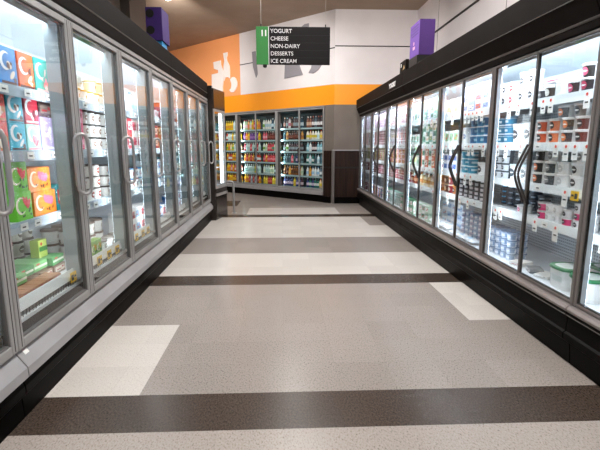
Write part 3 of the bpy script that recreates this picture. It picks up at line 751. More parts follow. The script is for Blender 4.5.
row('L', 3.40, 3.88, z2+e_, 'dessert_tub', [tub(.044, .098, '#f2f0ec', '#1d1a1a', '#f8f6f2', '#9a7a6a', 'patch')], .093, 'white dessert tub with black lid in three-high stacks', 'behind the ' + L2, 3, .0985)
row('L', 3.28, 3.66, z3+e_, 'yogurt_tub', [tub(.05, .092, '#e9e6e2', '#6b5f5a', '#f5f2ee', '#9c3f33', 'patch')], .105, 'white tub with red-brown label on the third shelf', 'behind the ' + L2, 3, .0925)
row('L', 3.68, 3.88, z3+e_, 'yogurt_tub', [tub(.046, .088, '#dfdad5', '#473f3c', '#e9e4de', '#a33830', 'band')], .097, 'small white tub with red lettering band on the third shelf', 'behind the ' + L2, 3, .0885)
row('L', 3.24, 3.88, DL+e_, 'dessert_tub', [tub(.062, .11, '#e8e4dd', '#71594a', '#f3f0ea', '#cdbfae', 'band')], .13, 'round white tub with brown lid stacked at the bottom', 'behind the ' + L2, 2, .1105, v=.30, deep=2)
row('L', 3.24, 3.42, DL+e_, 'snack_carton', [carton(.085, .06, .13, '#a8cf6a', 'fruit', '#e8b63a', '#3b7a34', seed=80)], .085, 'light green upright carton in front of the brown-lidded tubs', 'behind the ' + L2, v=.16)
row('L', 3.46, 3.88, DL+e_, 'yogurt_tub', [tub(.05, .085, '#f1eee9', '#9a938c', '#ffffff', '#b8aea2', 'patch')], .105, 'low white tub in front of the brown-lidded tubs', 'behind the ' + L2, v=.16)

# remaining left doors: palettes per shelf
def tubs(*cols, r=.045, h=.10, parts=False, style='patch', n=12): return [tub(r, h, b, l, lb, a, style, n, parts) for (b, l, lb, a) in cols]
def carts(*cols, w=.12, h=.16, d=.1, art='label'): return [carton(w, d, h, a, art, b, c_, seed=i) for i, (a, b, c_) in enumerate(cols)]
def bots(*cols, r=.04, h=.22): return [bottle(r, h, a, b, l) for (a, b, l) in cols]
leftfill = {
 3: [('milk_bottle', bots(('#eef4f8', '#4aa6d0', '#bfe0ee'), ('#f4f6f6', '#d9dfe3', '#d8ecf4'), r=.042, h=.21), .09, 1, 0, 'white bottle with pale blue label'),
     ('snack_carton', carts(('#e43a4c', '#f3d0d4', '#7a1020'), ('#f0e9e4', '#e0506a', '#a02838'), ('#f6f2ee', '#e88a9a', '#c43850'), w=.12, h=.145), .12, 2, .146, 'red and white frozen snack carton'),
     ('yogurt_tub', tubs(('#eef2f4', '#2f8fc4', '#e9f2f6', '#8a3a3a'), ('#f2f0ee', '#8a2f3a', '#f8f4f2', '#5a5a6a'), r=.05, h=.10), .105, 2, .1005, 'white tub with blue or red lid'),
     ('food_carton', carts(('#e9ecee', '#5a9ccc', '#a83040'), ('#f2eeea', '#d0505a', '#303a50'), w=.14, h=.12, d=.14), .14, 1, 0, 'white family carton with blue and red print')],
 4: [('dessert_tub', tubs(('#f3f0f0', '#c83a4c', '#f6e4e6', '#e0607a'), ('#f2f2f2', '#a0324c', '#f6f0f0', '#e08aa0'), r=.05, h=.11), .105, 2, .1105, 'white tub with red lid'),
     ('snack_carton', carts(('#e07828', '#f6d8a8', '#8a3418'), ('#c23030', '#f0c0a8', '#581818'), w=.13, h=.13), .13, 1, 0, 'orange frozen snack carton'),
     ('food_carton', carts(('#e9eef2', '#3f84b8', '#c03848'), ('#f2f4f6', '#7ab0d0', '#2a4a6a'), w=.12, h=.13), .12, 2, .131, 'white carton with blue stripe'),
     ('food_carton', carts(('#2f74b8', '#d8e8f4', '#e04858'), ('#e9ecf0', '#c83048', '#3058a0'), w=.14, h=.14, d=.14), .14, 1, 0, 'blue family carton')],
 5: [('snack_carton', carts(('#a02c38', '#e8c0b8', '#f0e0d0'), ('#c04028', '#f0c8a0', '#601818'), w=.13, h=.20), .13, 1, 0, 'dark red tall frozen carton'),
     ('food_carton', carts(('#f0efe9', '#d86a30', '#3a3a3a'), ('#d8dde0', '#6a7a8a', '#a04030'), w=.12, h=.14), .12, 2, .141, 'white carton with orange print'),
     ('food_carton', carts(('#49b0c0', '#e0f0f4', '#205a6a'), ('#eef2f2', '#48a8b8', '#a83a3a'), w=.12, h=.14), .12, 2, .141, 'turquoise and white carton'),
     ('yogurt_tub', tubs(('#3f7cb8', '#e8ecf0', '#d8e4f0', '#b83848'), ('#f0f0f0', '#3868a0', '#d0e0f0', '#4878b0'), r=.055, h=.11), .115, 2, .1105, 'blue and white tub')],
 6: [('snack_carton', carts(('#d87a30', '#f4dca8', '#7a3014'), ('#c8502c', '#f0c890', '#5a1c10'), w=.13, h=.13), .13, 2, .131, 'orange stacked frozen carton'),
     ('food_carton', carts(('#e06028', '#f8d8a0', '#802010'), ('#c83c2c', '#f4d0b0', '#f0e8d8'), w=.13, h=.15), .13, 1, 0, 'red-orange frozen meal carton'),
     ('food_carton', carts(('#2a8878', '#d8ece4', '#e0b040'), ('#d8e0e0', '#408888', '#a03838'), w=.12, h=.14), .12, 2, .141, 'dark teal carton'),
     ('food_carton', carts(('#e8ecec', '#50a0a8', '#b84040'), w=.14, h=.13, d=.14), .14, 1, 0, 'pale family carton')],
 7: [('snack_carton', carts(('#b87838', '#f0d8a8', '#6a3418'), w=.13, h=.13), .13, 2, .131, 'tan frozen carton'),
     ('food_carton', carts(('#c8503a', '#f4d0b0', '#f0e8d8'), w=.13, h=.15), .13, 1, 0, 'brick red frozen carton'),
     ('food_carton', carts(('#5aa0a8', '#d8ece4', '#e0b040'), w=.12, h=.14), .12, 2, .141, 'grey-teal frozen carton'),
     ('food_carton', carts(('#d8dcdc', '#50a0a8', '#b84040'), w=.14, h=.13, d=.14), .14, 1, 0, 'light grey family carton')],
}
for dk, rows in leftfill.items():
    a = J[dk] - .475; b = min(a + .79, 7.58)
    for si, (kind, vs, w, st, sh, desc) in enumerate(rows):
        zz = (ZL + (DL,))[si] + e_
        row('L', a, b, zz, kind, vs, w, desc + ',', f'{SH[si] if si < 3 else "bottom"} shelf, {ORD[dk]} door of the left run', st, sh, v=.205 if si < 3 else .16, clear=(.22, .30, .30, .25)[si])
# first (partial) left door
for si, (kind, vs, w, st, sh, desc) in enumerate(leftfill[4]):
    row('L', 1.62, 2.20, (ZL+(DL,))[si]+e_, kind, vs, w, desc + ',', f'{SH[si] if si < 3 else "bottom"} shelf, cut-off first door of the left run', st, sh, v=.205 if si < 3 else .16, clear=(.22, .30, .30, .25)[si])

# ============ RIGHT RUN   (doors: nearest visible pair 2.38-3.60)
r1, r2, r3, r4 = ZR
BK, WH, OR = '#262220', '#f4f4f2', '#d8642c'
PINT = lambda lab, a2, parts=True: tub(.062, .085, '#f2f1ef', '#e9e7e4', lab, a2, 'patch', 20, parts, .84)
A = 'first right-hand door'
def R1(u, z, kind, p, lab, v=.25, **k): return one('R', kind, p, u, v, z, lab, **k)
# top shelf, door 1
R1(2.80, r1, 'ice_cream_tub', PINT('#2f2426', '#c2405c'), 'black-labelled ice cream tub under another at the near end of the top shelf')
R1(2.80, r1+.0855, 'ice_cream_tub', PINT(BK, '#c2506a'), 'topmost black-labelled ice cream tub by the wide right-hand door post')
R1(2.93, r1, 'ice_cream_tub', PINT('#3a2c2a', '#cf5a78'), 'dark-labelled ice cream tub with pink round mark, second along the top shelf')
R1(2.66, r1, 'ice_cream_tub', PINT(BK, '#5aa070'), 'dark-labelled ice cream tub hidden partly by the door post, top shelf')
R1(3.30, r1, 'ice_cream_tub', tub(.052, .075, '#f2f1ef', '#ecebe8', '#3d3d3f', '#8a8a8c', 'patch', 18), 'small grey-labelled ice cream tub on the top shelf')
R1(3.06, r1, 'ice_cream_tub', tub(.062, .10, '#f6f6f4', '#f0efec', '#ffffff', '#e9e9e6', 'patch', 18), 'plain white ice cream tub on the top shelf, door one')
R1(3.19, r1, 'ice_cream_tub', PINT('#3d332c', '#e2e0d4'), 'dark brown labelled ice cream tub on the top shelf, door one')
R1(3.12, r1+.102, 'food_carton', carton(.20, .12, .028, '#f2f0f0', 'stripe', '#d0405a', '#a02040', seed=2), 'flat white pack with red edge lying on the white tub', v=.20)
# second shelf: three-high
labs = [('#c85a34', '#1d1715'), ('#6e2a1c', '#1a1413'), ('#33292a', '#e07a3c'), ('#d9703c', '#231a18'), ('#8a8078', '#1d1a19')]
row('R', 2.60, 3.34, r2+e_, 'ice_cream_tub', [PINT(*labs[0]), PINT(*labs[1]), PINT(*labs[2]), PINT(*labs[3])], .128, 'ice cream tub with dark and orange label, second shelf', 'of the ' + A, 2, .0855, v=.20)
row('R', 2.60, 3.12, r2+e_+.171, 'ice_cream_tub', [PINT(*labs[1]), PINT(*labs[4]), PINT(*labs[2])], .128, 'top-layer ice cream tub with orange label, second shelf', 'of the ' + A, 1, .0855, v=.20)
# third shelf
row('R', 2.60, 3.34, r3+e_, 'ice_cream_tub', [PINT(BK, '#e0783a'), PINT('#e4e2de', '#2a2624'), PINT('#f5f5f3', '#c8c6c4'), PINT('#2b2827', '#8a8886')], .128, 'ice cream tub with black or white label, third shelf', 'of the ' + A, 2, .0855, v=.20)
row('R', 2.72, 3.34, r3+e_+.171, 'ice_cream_tub', [PINT('#f2f2f0', '#8a8886'), PINT(BK, '#5a5654')], .135, 'uppermost ice cream tub on the third shelf', 'of the ' + A, 1, .0855, v=.20)
# fourth shelf: small packs
for k, (u, st) in enumerate(((2.64, 2), (2.74, 3), (2.86, 2))):
    for s in range(st):
        R1(u, r4 + s*.055, 'pudding_cup', tub(.045, .053, '#f6f6f4', '#e8e6e6', '#f8f6f6' if (k+s) % 2 else '#e0457c', '#3a3436', 'patch', 14), f'small dessert cup, {ORD[s]} from the bottom in {ORD[k]} stack on fourth shelf, {A}', v=.24)
for k in range(4):
    R1(2.97 + (k % 2)*.088, r4 + (k//2)*.062, 'pudding_cup', tub(.042, .06, '#f4f4f2', '#f2f2f0', '#ffffff', '#d8d8d6', 'patch', 14), 'plain white dessert cup, %s of the square block on the fourth shelf' % ('lower near', 'lower far', 'upper near', 'upper far')[k], v=.24)
for k in range(2): R1(3.155, r4+k*.062, 'pudding_cup', tub(.042, .06, '#f4f4f2', '#cfcfcd', '#e2457e', '#2f2b2c', 'patch', 14), ('lower', 'upper')[k] + ' pink-labelled dessert cup beside the white cup block', v=.24)
R1(3.44, r4, 'pudding_cup', tub(.06, .06, '#f4f4f2', '#cfcfcd', '#f8f8f6', '#e2457e', 'patch', 14), 'single white dessert bowl with pink mark in front of the dark tubs', v=.258)
# deck: green lidded pails + cards
PAIL = tub(.102, .155, '#eeeeec', '#0c7a48', '#f6f6f4', '#dfe6e2', 'band', 24, True, .88, 3.2)
R1(2.83, DR, 'ice_cream_pail', PAIL, 'square white pail with green lid on the cooler floor, farther one', v=.26)
R1(2.585, DR, 'ice_cream_pail', PAIL, 'square white pail with green lid on the cooler floor, middle one', v=.24)
R1(2.80, DR, 'ice_cream_pail', PAIL, 'square white pail with green lid standing behind the farther pail', v=.52)
R1(2.18, DR, 'ice_cream_pail', PAIL, 'square white pail with green lid beyond the wide door post, nearest one', v=.26)
R1(3.05, DR, 'cheese_pack', carton(.11, .15, .02, '#f3f3ef', 'label', '#ffffff', '#8a8a88', seed=3), 'flat white pack lying between green-lidded pails and cups on cooler floor', v=.20, rz=.5)
R1(3.22, DR, 'cheese_pack', carton(.12, .10, .035, '#6f757a', 'label', '#c8ccd0', '#3a3a3a', seed=4), 'flat grey pack lying on the cooler floor', v=.20, rz=-.3)
R1(3.39, DR, 'cheese_pack', carton(.12, .14, .03, '#f1eee8', 'label', '#ffffff', '#c8403a', seed=5), 'flat white and red pack lying near the blue cups on cooler floor', v=.19, rz=.4)
# door 2 (u 3.25 - 3.95)
Bd = 'second right-hand door'
row('R', 3.38, 3.66, r1+e_, 'dip_tub', [tub(.052, .12, '#f4f4f4', '#f0f0f0', '#fbfbfb', '#3c3436', 'patch', 18)], .11, 'white tub with round black mark on the top shelf', 'of the ' + Bd, 2, .1205)
row('R', 3.68, 4.05, r1+e_, 'dip_tub', [tub(.05, .095, '#f4f4f4', '#f0f0f0', '#fbfbfb', '#c8454a', 'patch', 18), tub(.05, .095, '#f4f4f4', '#f0f0f0', '#f6f6f6', '#3c3436', 'patch', 18)], .105, 'white tub with red or black mark, top shelf', 'of the ' + Bd, 2, .0955)
row('R', 3.37, 3.71, r2+e_, 'dip_tub', [tub(.075, .16, '#f7f7f7', '#f2f2f2', '#fdfdfd', '#4a4648', 'patch', 20)], .16, 'large white tub with round grey mark, second shelf', 'of the ' + Bd)
row('R', 3.72, 4.05, r2+e_, 'dip_tub', [tub(.05, .075, '#e8eef2', '#2a7fa8', '#3a92b8', '#e8f0f4', 'band', 16), tub(.05, .075, '#e8eef2', '#1f5a78', '#2f7898', '#e8f0f4', 'band', 16)], .105, 'blue dip tub stacked on the second shelf', 'of the ' + Bd, 3, .0755)
row('R', 3.37, 3.71, r3+e_, 'dip_tub', [tub(.07, .13, '#f7f7f7', '#cfe4f0', '#fdfdfd', '#3f4d58', 'patch', 20)], .15, 'big white tub with dark mark, third shelf', 'of the ' + Bd, 1, 0)
row('R', 3.72, 4.05, r3+e_, 'dip_tub', [tub(.05, .065, '#2f3a44', '#3a4650', '#e8eef2', '#2a3038', 'patch', 16)], .105, 'dark blue-grey tub with white label, third shelf', 'of the ' + Bd, 4, .0655)
row('R', 3.33, 4.05, r4+e_, 'yogurt_tub', [tub(.052, .048, '#20262e', '#39424c', '#2b3540', '#9aa6b0', 'alt', 16), tub(.052, .048, '#1d2530', '#2f3a46', '#2b3a4a', '#8090a0', 'alt', 16), tub(.052, .048, '#20262e', '#39424c', '#2b3540', '#3aa0d0', 'alt', 16)], .108, 'shallow black tub in tall stacks on the fourth shelf', 'of the ' + Bd, 4, .0485, drop=.15, v=.33)
row('R', 3.52, 4.02, DR+e_, 'yogurt_cup', [tub(.042, .058, '#c2d0e0', '#6a86a8', '#8aa6c8', '#e8eef6', 'alt', 12)], .09, 'blue-grey cup stacked on the cooler floor', 'behind the ' + Bd, 4, .0585, v=.20, deep=2)
# door 3 (3.95 - 4.6)
Cd = 'third right-hand door'
row('R', 4.10, 4.72, r1+e_, 'cheese_pack', carts(('#e9eef4', '#8aa6d0', '#3a5a90'), ('#f4f4f6', '#c85a4a', '#5a6a90'), ('#8aa4cc', '#e8eef6', '#2a4a80'), w=.13, h=.085, d=.12), .13, 'blue and white cheese pack on the top shelf', 'behind the ' + Cd, 3, .086)
row('R', 4.10, 4.54, r2+e_, 'yogurt_tub', [tub(.055, .085, '#2f7fae', '#e8eef2', '#1f5f8e', '#9ad0e8', 'alt', 14), tub(.055, .085, '#3f9ac0', '#dfe8ee', '#1f6f9e', '#b8e0f0', 'alt', 14)], .113, 'blue yogurt tub, second shelf', 'behind the ' + Cd, 3, .0855)
row('R', 4.56, 4.72, r2+e_, 'yogurt_tub', [tub(.055, .17, '#f4f6f6', '#dfe8ee', '#f8fafa', '#3a7ac0', 'patch', 14)], .115, 'tall white yogurt tub with blue mark, second shelf', 'behind the ' + Cd)
row('R', 4.10, 4.38, r3+e_, 'yogurt_tub', [tub(.07, .12, '#fafafa', '#f2f2f2', '#ffffff', '#3a3a44', 'patch', 16)], .15, 'large white yogurt tub with black mark, third shelf', 'behind the ' + Cd)
row('R', 4.40, 4.72, r3+e_, 'yogurt_tub', [tub(.052, .075, '#38a6c4', '#e0eef2', '#2a8fb4', '#d8f0f8', 'alt', 14)], .108, 'turquoise yogurt tub, third shelf', 'behind the ' + Cd, 3, .0755)
row('R', 4.10, 4.72, r4+e_, 'yogurt_tub', [tub(.05, .044, '#2c303a', '#3a3e4a', '#e0dce0', '#6a3a4c', 'alt', 14), tub(.05, .044, '#2c303a', '#30343e', '#d8d8e0', '#3a3e50', 'alt', 14)], .104, 'shallow dark tub with white print stacked on the fourth shelf', 'behind the ' + Cd, 5, .0445, drop=.1)
row('R', 4.10, 4.72, DR+e_, 'yogurt_cup', [tub(.042, .055, '#9ab4cc', '#5a7a9c', '#6a8aac', '#dfe8f0', 'alt', 12), tub(.042, .055, '#b0a8c0', '#6a7a9c', '#6a8aac', '#dfe8f0', 'alt', 12)], .09, 'grey-blue cup stacked on the cooler floor', 'behind the ' + Cd, 5, .0555, v=.26, deep=1)
for k in range(3): one('R', 'frozen_bag', bag(.2, .10, .06, '#e6eef4', '#a9cbe4', k), 4.22+.21*k, .14, DR, 'crinkled pale blue bag, %s along the floor behind the third right-hand door' % ORD[k], .03)
# door 4 (4.6 - 5.2)
Dd = 'fourth right-hand door'
row('R', 4.78, 5.40, r1+e_, 'milk_bottle', bots(('#f6f6f4', '#d8cfc8', '#e8d8cc'), ('#f6f6f4', '#e8e4e0', '#f0c8a8'), r=.04, h=.19), .085, 'white cream bottle on the top shelf', 'behind the ' + Dd)
row('R', 4.78, 5.42, r2+e_, 'food_carton', carts(('#f2f6f2', '#8ac090', '#d04a3a'), ('#f4f6f6', '#b8d8b0', '#4a8a5a'), w=.11, h=.15), .11, 'white carton with pale green print, second shelf', 'behind the ' + Dd)
row('R', 4.78, 5.42, r3+e_, 'food_carton', carts(('#f4f6fa', '#4a7ac8', '#2a4a90'), ('#f6f6fa', '#6a90d8', '#3a5aa0'), w=.12, h=.095), .12, 'white carton with blue corner print, third shelf', 'behind the ' + Dd, 2, .096)
row('R', 4.78, 5.42, r4+e_, 'dessert_tub', tubs(('#8a4a2c', '#e8a04a', '#c8783a', '#3a2018'), ('#c8323c', '#f0e0d0', '#a82030', '#f0d8c0'), ('#3a2c28', '#c89a60', '#7a4a30', '#e8c890'), r=.05, h=.095), .105, 'brown, orange or red dessert tub, fourth shelf', 'behind the ' + Dd, 2, .0955)
row('R', 4.80, 5.42, DR+e_, 'cheese_pack', carts(('#cfdfec', '#8ab4dc', '#3a6aa8'), ('#e4ecf2', '#a8c8e4', '#c05a5a'), w=.15, h=.10, d=.14), .15, 'pale blue family pack stacked on the cooler floor', 'behind the ' + Dd, 3, .1015, v=.32)
for k in range(5): one('R', 'frozen_bag', bag(.12, .16, .085, '#eef3f6', '#c4d8e6', 10+k), 4.86+.125*k, .15, DR, 'crinkled white bag, %s along the floor behind the fourth right-hand door' % ORD[k], .02)
one('R', 'cheese_pack', carton(.26, .16, .11, '#e9f0f6', 'label', '#b8d4ea', '#5a90c0', seed=9), 4.78, .22, r4+.192, 'pale blue family pack lying on the brown dessert tubs') if False else None
# far right doors 5..11
G5 = [
 (5, [('cheese_pack', carts(('#8ab8a0', '#e8f0ea', '#2a6a50'), ('#e9f2ee', '#4a9a7a', '#a8403a'), ('#c8b8d8', '#f0eaf4', '#3a7a5a'), w=.11, h=.085), .11, 2, .086, 'green and white cheese pack'),
      ('cheese_pack', carts(('#3f8a68', '#e8f4ec', '#e8c840'), ('#e8f0ec', '#4a9a7a', '#2a6a50'), w=.11, h=.13), .11, 1, 0, 'dark green cheese pack'),
      ('food_carton', carts(('#e06a3a', '#f4e0c8', '#7a2818'), ('#eef0ec', '#5aa080', '#2a5a48'), w=.11, h=.12), .11, 1, 0, 'orange and white carton'),
      ('sauce_bottle', bots(('#f0e2c4', '#e8882c', '#e09a4a'), ('#f4ecd8', '#c8742c', '#d8a868'), ('#e8d0a0', '#3a7a58', '#c8883c'), r=.038, h=.17), .082, 1, 0, 'cream bottle with orange label'),
      ('snack_carton', carts(('#b8d8c0', '#f4f8f4', '#d04040'), ('#e0e8e4', '#3a8a68', '#c83a3a'), w=.12, h=.1), .12, 1, 0, 'pale green pack')]),
 (6, [('cheese_pack', carts(('#f4f4f2', '#d0c8e0', '#5a9a7a'), ('#e6eee8', '#6ab090', '#e0a0a0'), w=.11, h=.13), .11, 1, 0, 'white pack with green corner'),
      ('cheese_pack', carts(('#e8eeea', '#5aa888', '#c04a4a'), w=.11, h=.14), .11, 1, 0, 'white and mint pack'),
      ('juice_bottle', bots(('#c8e0d0', '#3a8a68', '#8ac0a0'), ('#f0f0ec', '#48a078', '#d8ece0'), r=.038, h=.17), .082, 1, 0, 'pale green drink bottle'),
      ('sauce_bottle', bots(('#8a2c28', '#e8c8a8', '#c8885a'), ('#b85a3a', '#f0e0c8', '#e8c09a'), r=.038, h=.16), .082, 1, 0, 'red-brown bottle with cream label'),
      ('snack_carton', carts(('#3a8a60', '#f4e8e8', '#c03040'), w=.12, h=.1), .12, 1, 0, 'green pack with red mark')]),
 (7, [('yogurt_cup', tubs(('#f4f4f4', '#e86a7a', '#f8e8ea', '#d04a5a'), ('#f4f4f4', '#f0f0f0', '#f8f8f8', '#e0687a'), r=.045, h=.09), .095, 2, .0905, 'white cup with pink lid'),
      ('yogurt_cup', tubs(('#e8c8d0', '#d8485a', '#f4e0e4', '#b83048'), ('#f0f0f2', '#c8c8d0', '#e8e8ec', '#8a8a94'), r=.045, h=.09), .095, 2, .0905, 'pink and white cup'),
      ('yogurt_cup', tubs(('#f2f2f4', '#d0383c', '#f6d8d8', '#e07a4a'), ('#f2f2f4', '#e8e8ec', '#e0b070', '#c85a3a'), r=.045, h=.08), .095, 2, .0805, 'white cup with red lid'),
      ('yogurt_cup', tubs(('#c83844', '#f0d8d8', '#a02030', '#f0c8c0'), ('#d85a6a', '#f0f0f0', '#b83848', '#f8e0e0'), r=.045, h=.08), .095, 2, .0805, 'crimson cup'),
      ('yogurt_pot', tubs(('#e8ecec', '#8ab8a8', '#f4f4f4', '#4a9078'), r=.045, h=.075), .095, 2, .0755, 'pale pot')]),
 (8, [('yogurt_cup', tubs(('#f4f4f4', '#f6dede', '#f8e8e8', '#d8606a'), ('#f4f4f4', '#e0c8c8', '#f8f0e8', '#c8605a'), r=.045, h=.09), .095, 2, .0905, 'cream white cup'),
      ('yogurt_cup', tubs(('#e0dce4', '#a8a0b8', '#f4f0f6', '#8a80a0'), r=.045, h=.09), .095, 2, .0905, 'lilac white cup'),
      ('yogurt_cup', tubs(('#f0787a', '#f8f0f0', '#d0404a', '#f8dcd8'), ('#f0f0f0', '#f0c040', '#e0b858', '#c84a3a'), r=.045, h=.08), .095, 2, .0805, 'coral pink cup'),
      ('yogurt_pot', tubs(('#b82838', '#e8c8c8', '#8a1828', '#f0d0c8'), ('#e0485a', '#f4f4f4', '#c83848', '#f8e8e8'), r=.045, h=.08), .095, 2, .0805, 'dark red pot'),
      ('yogurt_pot', tubs(('#e4e8ea', '#3a9a70', '#f4f4f4', '#b8304a'), r=.045, h=.075), .095, 2, .0755, 'pale pot with green lid')]),
 (9, [('yogurt_pot', tubs(('#f4f0f2', '#c8a0b8', '#f4e0ea', '#a04870'), ('#f0f0f0', '#8a5a8a', '#e8dce8', '#70407a'), r=.048, h=.09), .1, 2, .0905, 'white pot with mauve lid'),
      ('yogurt_pot', tubs(('#5a3038', '#c8a8a8', '#8a2c38', '#e0c8c8'), ('#48303c', '#a88898', '#603848', '#e0d0d8'), r=.048, h=.09), .1, 2, .0905, 'dark maroon pot'),
      ('yogurt_pot', tubs(('#4a3a34', '#98a848', '#6a5a40', '#c8d060'), ('#703038', '#e8d8d0', '#a03840', '#e8d8d0'), r=.048, h=.08), .1, 2, .0805, 'olive and brown pot'),
      ('yogurt_pot', tubs(('#a82440', '#e8b8c0', '#801830', '#f0d0d8'), r=.048, h=.08), .1, 2, .0805, 'deep red pot'),
      ('yogurt_pot', tubs(('#c83848', '#e8e8f0', '#3a5aa8', '#f0f0f0'), ('#d8a060', '#e8e8e8', '#c87840', '#f0e8d8'), r=.048, h=.09), .1, 2, .0905, 'red and blue pot')]),
 (10, [('yogurt_pot', tubs(('#f0ecf0', '#b898b8', '#f0e8f0', '#8a5080'), r=.048, h=.09), .1, 2, .0905, 'white pot with purple lid'),
      ('yogurt_pot', tubs(('#c05060', '#f0e8e8', '#d88088', '#f8e8e8'), ('#e8e0e4', '#a06878', '#e0c8d0', '#804858'), r=.048, h=.09), .1, 2, .0905, 'rose pot'),
      ('yogurt_pot', tubs(('#68404c', '#b8a0a8', '#583440', '#d8c8d0'), ('#a0a040', '#d8d880', '#788030', '#e8e8b0'), r=.048, h=.08), .1, 2, .0805, 'plum pot'),
      ('yogurt_pot', tubs(('#803048', '#d8b0b8', '#582030', '#e8d0d8'), r=.048, h=.08), .1, 2, .0805, 'wine red pot'),
      ('yogurt_pot', tubs(('#8a3048', '#d8c8d0', '#602038', '#e8d8e0'), r=.048, h=.09), .1, 2, .0905, 'burgundy pot')]),
]
for dk, rows in G5:
    a = 5.45 + (dk-5)*.686; bnd = a + .66
    if a > 9.6: continue
    if bnd > 9.66: bnd = 9.62
    for si, (kind, vs, w, st, sh, desc) in enumerate(rows):
        zz = (ZR + (DR,))[si] + e_
        row('R', a, bnd, zz, kind, vs, w, desc + ',', f'{SH[si]} shelf, {ORD[dk-1]} right-hand door', st, sh, v=.20 if si < 4 else .15, clear=(.275, .28, .28, .232, .26)[si])
# partly seen door nearest the camera on the right
row('R', 1.84, 2.32, r4+e_, 'yogurt_tub', [tub(.052, .08, '#f6f6f4', '#eeeeec', '#fbfbf9', '#c8c8c6', 'patch', 14)], .11, 'plain white tub seen past the nearest wide door post', 'on the fourth shelf', 1, 0)
row('R', 1.84, 2.32, r2+e_, 'dip_tub', [tub(.055, .1, '#f2f2f0', '#eeeeec', '#dcdcda', '#8c8c8a', 'patch', 14)], .115, 'grey-white tub seen past the nearest wide door post', 'on the second shelf', 1, 0)

# ============ BACK COOLER
Y_, O_, G_, P_ = '#e8b21c', '#e07a20', '#3a9a5a', '#7a3a8a'
backsets = {
 0: [[('#5a6a74', '#c8d0d4', '#e8ecee'), ('#8a5a4a', '#e8e0d8', '#c8a890')], [('#e8c8a0', '#c83a2c', '#e8d040'), ('#f4f0e8', '#7a9a3a', '#d8c848')], [('#4a3a40', '#c86a5a', '#e8e0e0'), ('#8ac4d4', '#e8f4f8', '#d0ecf4')], [('#e4f2f6', '#5aa8c0', '#b8dce8')], [('#f4f8f8', '#e8f0f4', '#dfeef6'), ('#eef6fa', '#6aa8d0', '#9cc8e8')], [('#2a7a70', '#48a898', '#e8ecec'), ('#a03a30', '#e8a040', '#3a2a3a')]],
 1: [[('#3a2a28', '#c8a080', '#8a5a48'), ('#e8e4e0', '#8a3a50', '#b86a80')], [('#48302a', '#e8d8c8', '#7a4a3a'), ('#d8a050', '#e8e0d0', '#a86a30')], [('#5a4a50', '#a8c8d0', '#889aa0')], [('#4a6a74', '#a0c8d4', '#2c4a58'), ('#7aa0a8', '#e0eef0', '#406068')], [('#e0962c', '#f0d080', '#e8b858'), ('#8a5a30', '#e0b060', '#5a3418')], [('#3a4a80', '#a0a8d0', '#d8c8e0'), ('#5a3a4a', '#c8a0b0', '#e0d0d8')]],
 2: [[('#3a5a6c', '#e8f0f4', '#c8dce4'), ('#e8e4dc', '#48707c', '#a8c4cc')], [('#5a2c24', '#e8e0d8', '#7a3a2c'), ('#6a3028', '#f0e8e0', '#8a4030')], [('#e8f0e0', '#3a8a5a', '#7ab048'), ('#d84a5a', '#e8e0d8', '#3a8a68')], [('#e05a6c', '#f8e0e4', '#f0a0ac'), ('#c8323c', '#f0d8d8', '#e88088')], [('#e8f0d8', '#c8d848', '#b8d8b8'), ('#d0e8e4', '#e8d838', '#e0ecd0')], [('#f0dc50', '#f8f0a0', '#e8c828')]],
 3: [[('#b8d8b0', '#c83a5a', '#e8c8d0'), ('#e8a050', '#f0e0c8', '#e87830')], [('#7a4a9a', '#e8e0f0', '#a878c0'), ('#e88830', '#f8e8d0', '#f0b060')], [('#c83848', '#f0d8d8', '#e88888'), ('#d8ece8', '#f4f8f8', '#a8d0d0')], [('#e8b040', '#f0e0a0', '#e07a28')], [('#d0e8e4', '#e8f4f4', '#a8d4cc')], [('#b03a30', '#e8c8b8', '#d8685a'), ('#c8d0d4', '#e8ecec', '#8a98a0')]],
 4: [[('#f0c818', '#f8e880', '#e0a018'), ('#f0e8d8', '#c8a838', '#d8c890')], [('#f4d020', '#f8f0a0', '#e8a820'), ('#e8f0e8', '#8ac0c8', '#c0e0e0')], [('#e8f4f4', '#a8d8d8', '#c8e8e4'), ('#f0d8a0', '#e8c838', '#f0e8c8')], [('#c84a30', '#f0d8c8', '#e8ecec'), ('#e8e4dc', '#c8382c', '#3a6a90')], [('#e8d028', '#f0f0b0', '#88b838'), ('#d86a5a', '#e8e8d8', '#f0c8b8')], [('#f0b820', '#f8e070', '#c87a18'), ('#c87818', '#e8d060', '#f0c030')]],
 5: [[('#2f7f92', '#e8d890', '#5aa8b0'), ('#e8b828', '#4a6a48', '#d8882a')], [('#c8343c', '#e8e0d8', '#e8c040'), ('#e8a028', '#f0d890', '#c8c838')], [('#e8b030', '#f8e8a0', '#d88828')], [('#f0c020', '#f8e080', '#e89818')], [('#f0b41c', '#f0e0a0', '#e88c18')], [('#e8a818', '#f0d880', '#d07a18')]],
}
kinds6 = ('drink_bottle', 'sauce_bottle', 'water_bottle', 'juice_bottle', 'milk_bottle', 'juice_bottle')
zsB = ZB + (DB,)
